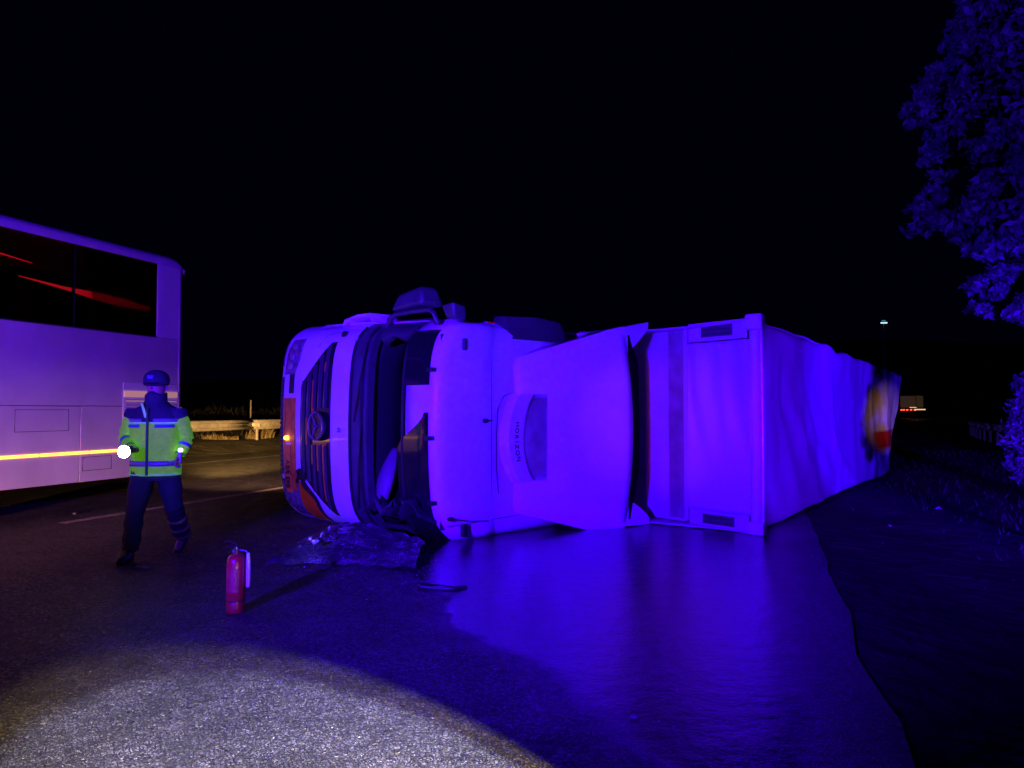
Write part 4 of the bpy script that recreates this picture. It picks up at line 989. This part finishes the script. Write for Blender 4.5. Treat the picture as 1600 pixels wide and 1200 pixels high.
# rounded end corner and body
mb = MB(); rows = []
for k in range(9):
    t = k/8*math.pi/2; rows.append([(-.12+.12*math.sin(t), .12-.12*math.cos(t), z) for z in (.44,3.92)])
rows += [[(.0, y_, z) for z in (.44,3.92)] for y_ in (.6,1.9,2.38)]
mb.grid(rows); mb.build('end_panel', M['coach'], bus, solid=.02)
mb = MB(); rows = []
for x_ in (.0,-.04,-.12,-.3,-12.2):
    dz = {0:.20,-.04:.08,-.12:.02}.get(x_, 0)
    rows.append([(x_, 0, 3.92),(x_,.01,4.02-dz),(x_,.06,4.08-dz),(x_,.16,4.12-dz),(x_,2.34,4.12-dz),(x_,2.49,4.02-dz),(x_,2.5,3.92)])
mb.grid(rows); mb.build('roof', M['coachroof'], bus, sharp=50)
mb = MB(); mb.box((-12.2,2.45,.44),(-.05,2.5,3.92)); mb.box((-12.2,.05,.44),(-12.15,2.45,3.92)); mb.box((-12.15,.06,.44),(-.1,2.44,.50)); mb.box((-12.1,.5,2.1),(-.3,2.4,2.12)); mb.build('far_side_body', M['interior'], bus, smooth=False)
wx = [-.60,-2.15,-3.70,-5.25,-6.8,-8.35,-9.9,-11.45]
for x1, x0 in zip(wx, wx[1:]):
    fr = bx('window', M['black'], (x0,.012,2.70),(x0+.03,.05,3.92), smooth=False)
    bx('pane', M['glass'], (x0+.03,.010,2.705),(x1,.018,3.915), par=fr, smooth=False)
for k in range(8):
    for row_y in (.55, 1.5):
        bx('seat', M['interior'], (-1.4-k*1.2,row_y,2.12),(-1.15-k*1.2,row_y+.9,3.30), bev=.06)
mb = MB(); mb.tube([(-2.9,.13,3.33),(-2.2,.13,3.27),(-1.7,.13,3.235),(-1.2,.13,3.20),(-.9,.13,3.18),(-.63,.13,3.165)], [.004,.022,.055,.062,.045,.028], 10); mb.build('red_reflection_tube', M['redglow'], bus)  # added glowing tube standing in for a red reflection on the window
mb = MB(); mb.tube([(-3.5,.13,3.62),(-2.7,.13,3.54)], [.016,.005], 8); mb.build('red_reflection_tube', M['redglow'], bus)
lv = bx('streak_panel', M['coachroof'], (-1.26,-.012,.98),(-.14,.0,1.93), bev=.006)  # added panel standing in for warm streaks seen through the coach end
for k in range(11):
    mb = MB(); z_ = 1.02+k*.060; mb.add([(-1.22,-.014,z_),(-.18,-.014,z_),(-.18,-.034,z_+.012),(-1.22,-.034,z_+.012),(-.18,-.014,z_+.046),(-1.22,-.014,z_+.046)], [(0,1,2,3),(3,2,4,5)]); mb.build('slat', M['coach'], lv, smooth=False)  # added slats, part of the stand-in for the warm streaks
bx('warm_streak_strip', M['strip'], (-1.25,-.026,1.70),(-.15,-.013,1.80), par=lv); bx('warm_streak_strip', M['strip'], (-1.22,-.040,1.63),(-.18,-.036,1.645), par=lv)
for x0_, x1_, z0_, z1_ in ((-1.95,-1.45,.60,.80),(-3.0,-2.2,1.2,1.5)):
    mb = MB(); mb.tube([(x0_,-.001,z0_),(x1_,-.001,z0_),(x1_,-.001,z1_),(x0_,-.001,z1_),(x0_,-.001,z0_)], .004, 6); mb.build('hatch_seam', M['black'], bus)
mb = MB(); mb.tube([(-12.2,-.004,2.70),(-.6,-.004,2.70)], .012, 6); mb.build('window_seal', M['black'], bus)
x = -1.05
for i in range(14):      # row of glowing amber lenses standing in for a light trail
    bx('light_trail_lens', M['amberlit'], (x-.78,-.012,.850),(x-.0,.004,.888), bev=.004); x -= .80
def bwheel(x_, y_):
    mb = MB(); mb.lathe([(.30,-.15),(.48,-.15),(.5,-.10),(.5,.10),(.48,.15),(.30,.15)], 32, 'y'); w_ = mb.build('wheel', M['rubber'], bus); w_.location = (x_, y_, .5)
    mb = MB(); mb.lathe([(0,-.05),(.1,-.07),(.22,-.02),(.30,-.13)], 28, 'y'); mb.build('rim', M['steel'], w_)
for x_ in (-4.35, -9.8+.1):
    for y_ in (.22, 2.28): bwheel(x_, y_)

# ------------------------------------------------------------------ distant truck, hill lamp
p = on_px(1419, 640, 130)
dt = empty('distant_truck', (p[0], p[1], 0), -head(140)+R(90)); tag(dt, 'far off box truck seen from behind with red tail lamps beyond the trailer', 'truck')
def bd(name, m_, a, b, par=dt): mb = MB(); mb.box(a, b); return mb.build(name, m_, par, smooth=False)
bd('cargo_box', M['truckrear'], (0,-1.25,1.9),(7,1.25,4.0)); bd('chassis', M['chassis'], (0,-1.2,.5),(7,1.2,1.85)); bd('rear_frame', M['steel'], (-.05,-1.27,3.9),(0,1.27,4.03))
bd('rear_frame', M['steel'], (-.05,-1.27,1.9),(0,-1.17,3.9)); bd('rear_frame', M['warmlit'], (-.05,-1.27,1.84),(0,-.2,1.94))
for y0 in (-1.15,-.55,.05,.55,.95): bd('tail_lamp', M['redlit'], (-.08,y0,1.40),(-.02,y0+.26,1.55))
for y_ in (-1.05, 1.05):
    for x_ in (1.2, 2.4, 6.4):
        mb = MB(); mb.lathe([(0,-.15),(.5,-.15),(.5,.15),(0,.15)], 16, 'y', (x_, y_, .5)); mb.build('wheel', M['rubber'], dt)
p = on_px(1438, 640.5, 118); o = MB(); o.box((-.9,-.1,0),(.75,.1,.16)); o.box((-.9,-.02,-.15),(-.85,.02,0)); o = o.build('distant_sign_board', M['warmlit'], smooth=False); o.location = p; tag(o, 'low pale lit board far away right of the distant truck', 'sign')
p = on_px(1383, 503, 300)
hl = empty('hill_lamp', (p[0], p[1], 6), 0); tag(hl, 'single cool white lamp high on the dark hill above the trailer end', 'street lamp')
mb = MB(); mb.tube([(0,0,0),(0,0,p[2]-6)], [.25,.12], 8); mb.build('pole', M['steel'], hl)
mb = MB(); mb.tube([(0,0,p[2]-6),(1.3,-.5,p[2]-5.6)], .1, 8); mb.build('arm', M['steel'], hl)
mb = MB(); mb.box((-1.3,-.4,p[2]-6.5),(1.3,.2,p[2]-6.0)); mb.build('lamp_head', M['coollit'], hl, bevel=.1)
mb = MB(); mb.box((-.8,-.3,p[2]-5.5),(.6,.1,p[2]-5.2)); mb.build('upper_lamp', mat('dim_cool_lamp', (.3,.6,.7), .4, emit=(.3,.7,.8), estr=.25), hl)

# ------------------------------------------------------------------ trees
def leaf_mesh(name, clumps, m_, parent, lsize, per_clump, seed):
    g = np.random.default_rng(seed); V = []; n_tot = 0
    for (cx, cy, cz, cr) in clumps:
        n = int(per_clump*(cr/.3)**1.6); d = g.normal(size=(n,3)); d /= np.linalg.norm(d,axis=1)[:,None]
        rad = cr*(g.random(n)**.45); c = np.array([cx,cy,cz])+d*rad[:,None]*np.array([1,1,.8])
        ax_ = g.normal(size=(n,3)); ax_ /= np.linalg.norm(ax_,axis=1)[:,None]; nr = d+.7*g.normal(size=(n,3)); b = np.cross(ax_, nr); b /= np.linalg.norm(b,axis=1)[:,None]
        a2 = np.cross(b, nr); a2 /= np.linalg.norm(a2,axis=1)[:,None]; s_ = lsize*(.6+.8*g.random(n))[:,None]
        V.append(np.stack([c-a2*s_, c+b*s_*.45, c+a2*s_, c-b*s_*.45], 1).reshape(-1,3)); n_tot += n
    V = np.concatenate(V); me = bpy.data.meshes.new(name); me.vertices.add(len(V)); me.vertices.foreach_set('co', V.ravel())
    me.loops.add(len(V)); me.loops.foreach_set('vertex_index', np.arange(len(V))); me.polygons.add(n_tot); me.polygons.foreach_set('loop_start', np.arange(0,len(V),4)); me.polygons.foreach_set('loop_total', np.full(n_tot,4))
    me.update(); me.validate(); me.materials.append(m_); o = bpy.data.objects.new(name, me); col.objects.link(o); o.parent = parent; return o
def branch(mb, p, d, ln_, r_, depth, q, ends):
    pp = [Vector(p)]; dd = Vector(d).normalized()
    for i in range(4):
        dd = (dd+Vector((q.uniform(-.18,.18),q.uniform(-.18,.18),q.uniform(-.08,.14)))).normalized(); pp.append(pp[-1]+dd*ln_/4)
    mb.tube(pp, [r_*(1-.13*i) for i in range(5)], 7); ends.append(pp[-1])
    if depth:
        for k in range(3):
            st = pp[2+k % 3]; nd = (dd+Vector((q.uniform(-1,1),q.uniform(-1,1),q.uniform(-.3,.6)))).normalized(); branch(mb, st, nd, ln_*.65, r_*.5, depth-1, q, ends)
def crown_inside(X, Y, Z_, lobes):
    return any(((X-a)/r1)**2+((Y-b)/r1)**2+((Z_-c)/r2)**2 < 1 for a, b, c, r1, r2 in lobes)
q = random.Random(31); tree = empty('tree', (7.6, 8.4, -.25)); tag(tree, 'large leafy tree overhanging the right edge, lit dimly blue', 'tree')
mb = MB(); ends = []
mb.tube([(0,0,0),(.05,0,.8),(-.05,.05,1.8),(.0,0,2.8)], [.24,.19,.17,.15], 12)
for k in range(7): branch(mb, (0,0,2.0+.2*k), (math.cos(k*.42-1.0), math.sin(k*.42-1.0), .75), 1.7, .08, 2, q, ends)
for k in range(3): branch(mb, (0,0,2.6+.1*k), (-.5,-.1+.1*k,1.1+.1*k), 1.2, .07, 1, q, ends)
mb.build('trunk', M['bark'], tree)
Zt = 7.8
sil = [(1530,10,.50),(1500,60,.45),(1475,110,.40),(1445,135,.30),(1440,165,.28),(1470,190,.40),(1450,235,.26),(1465,262,.30),(1510,150,.5),(1520,230,.45),(1540,290,.4),
       (1432,325,.24),(1450,300,.26),(1425,352,.16),(1460,345,.30),(1495,365,.28),(1520,330,.42),(1535,385,.33),(1512,440,.16),(1520,480,.18),(1540,455,.26),(1560,420,.36),(1580,380,.4),(1570,490,.20),(1595,470,.3),(1610,400,.5),(1620,300,.6),(1620,150,.7),(1570,60,.6),(1600,240,.5),(1560,200,.4),(1575,330,.4)]
cl = []
for px, py, r_ in sil:
    for k in range(3):
        Z_ = Zt+q.uniform(-.5,.8); x_, y_, z_ = on_px(px+16+q.uniform(-7,7), py+q.uniform(-7,7), Z_)
        rr2 = r_*.50*q.uniform(.7,1.05); cl.append((x_-7.6, y_-8.4, z_+.25, rr2))
        for m_i in range(2):
            a_ = q.uniform(0,6.28); cl.append((x_-7.6+rr2*.9*math.cos(a_), y_-8.4+q.uniform(-.2,.2), z_+.25+rr2*.9*math.sin(a_), rr2*q.uniform(.28,.5)))
for k in range(210):      # rest of the crown, outside the frame
    a_ = q.uniform(0,6.28); e_ = q.uniform(-.6,1.2); x_, y_, z_ = 2.6*math.cos(a_)*math.cos(e_), 2.6*math.sin(a_)*math.cos(e_), 4.4+2.5*math.sin(e_)
    if (x_+7.6)/(y_+8.4)*1150+800 < 1640 and y_+8.4 > 0: continue
    cl.append((x_, y_, z_, q.uniform(.3,.6)))
leaf_mesh('crown', cl, M['leaf'], tree, .050, 360, 4)
bush = empty('shrub', on_px(1625, 770, 9.0)[:2]+(-.2,)); tag(bush, 'rounded leafy shrub low at the right edge below the tree', 'shrub')
mb = MB()
for k in range(7): mb.tube([(0,0,0),(q.uniform(-.3,.3),q.uniform(-.3,.3),.6),(q.uniform(-.5,.5),q.uniform(-.4,.4),1.3)], [.03,.022,.01], 6)
mb.build('stem', M['bark'], bush); cl = []; b0 = Vector(bush.location)
for px, py, r_ in [(1600,600,.3),(1592,640,.3),(1580,665,.25),(1575,690,.25),(1585,720,.28),(1590,745,.2),(1620,650,.45),(1625,720,.4),(1640,600,.4),(1615,580,.22)]:
    x_, y_, z_ = on_px(px+12, py, 9.0+q.uniform(-.3,.3)); cl.append((x_-b0.x, y_-b0.y, z_-b0.z, r_*.8))
leaf_mesh('foliage', cl, M['leaf2'], bush, .04, 380, 9)

# ------------------------------------------------------------------ litter on the verge
def litter(px, py, sz, label, seed):
    q = random.Random(seed); p = pw(px, py, 0); mb = MB(); rows = []
    for i in range(5):
        rows.append([((i-2)*sz/4+q.uniform(-.1,.1)*sz, (j-2)*sz/6+q.uniform(-.1,.1)*sz, .25*sz*q.random()+.2*sz*(1-abs(i-2)/2)) for j in range(5)])
    mb.grid(rows); o = mb.build('litter_scrap', M['paper'], solid=.003); o.location = (p.x, p.y, -.09); tag(o, label, 'litter', 'pale litter scraps on the verge')
litter(1388, 814, .11, 'pale litter scrap on the verge nearest below the trailer end', 1)
litter(1480, 1043, .05, 'small reddish litter scrap low on the verge towards the bottom right', 2)
litter(1288, 836, .09, 'flat litter scrap at the road edge below the trailer', 3)
litter(1463, 786, .10, 'litter scrap farthest right on the verge', 4)
q = random.Random(77)
for i, (px, py, sz, lb) in enumerate([(222,884,.022,'small stone on the road just right of the front boot of the person'),(232,886,.028,'flat pale stone on the road below the person'),(988,1114,.016,'tiny pebble on the wet road near the bottom of the photo'),(120,802,.02,'small pebble at the start of the lane line')]):
    mb = MB(); mb.lathe([(0,0),(sz*1.2,sz*.1),(sz*1.3,sz*.5),(sz*.7,sz*.95),(0,sz)], 9, 'z'); o = mb.build('stone', M['stone']); p = pw(px, py, 0); o.location = p; o.scale = (1.2,.8,1); tag(o, lb, 'stone', 'loose stones on the road')
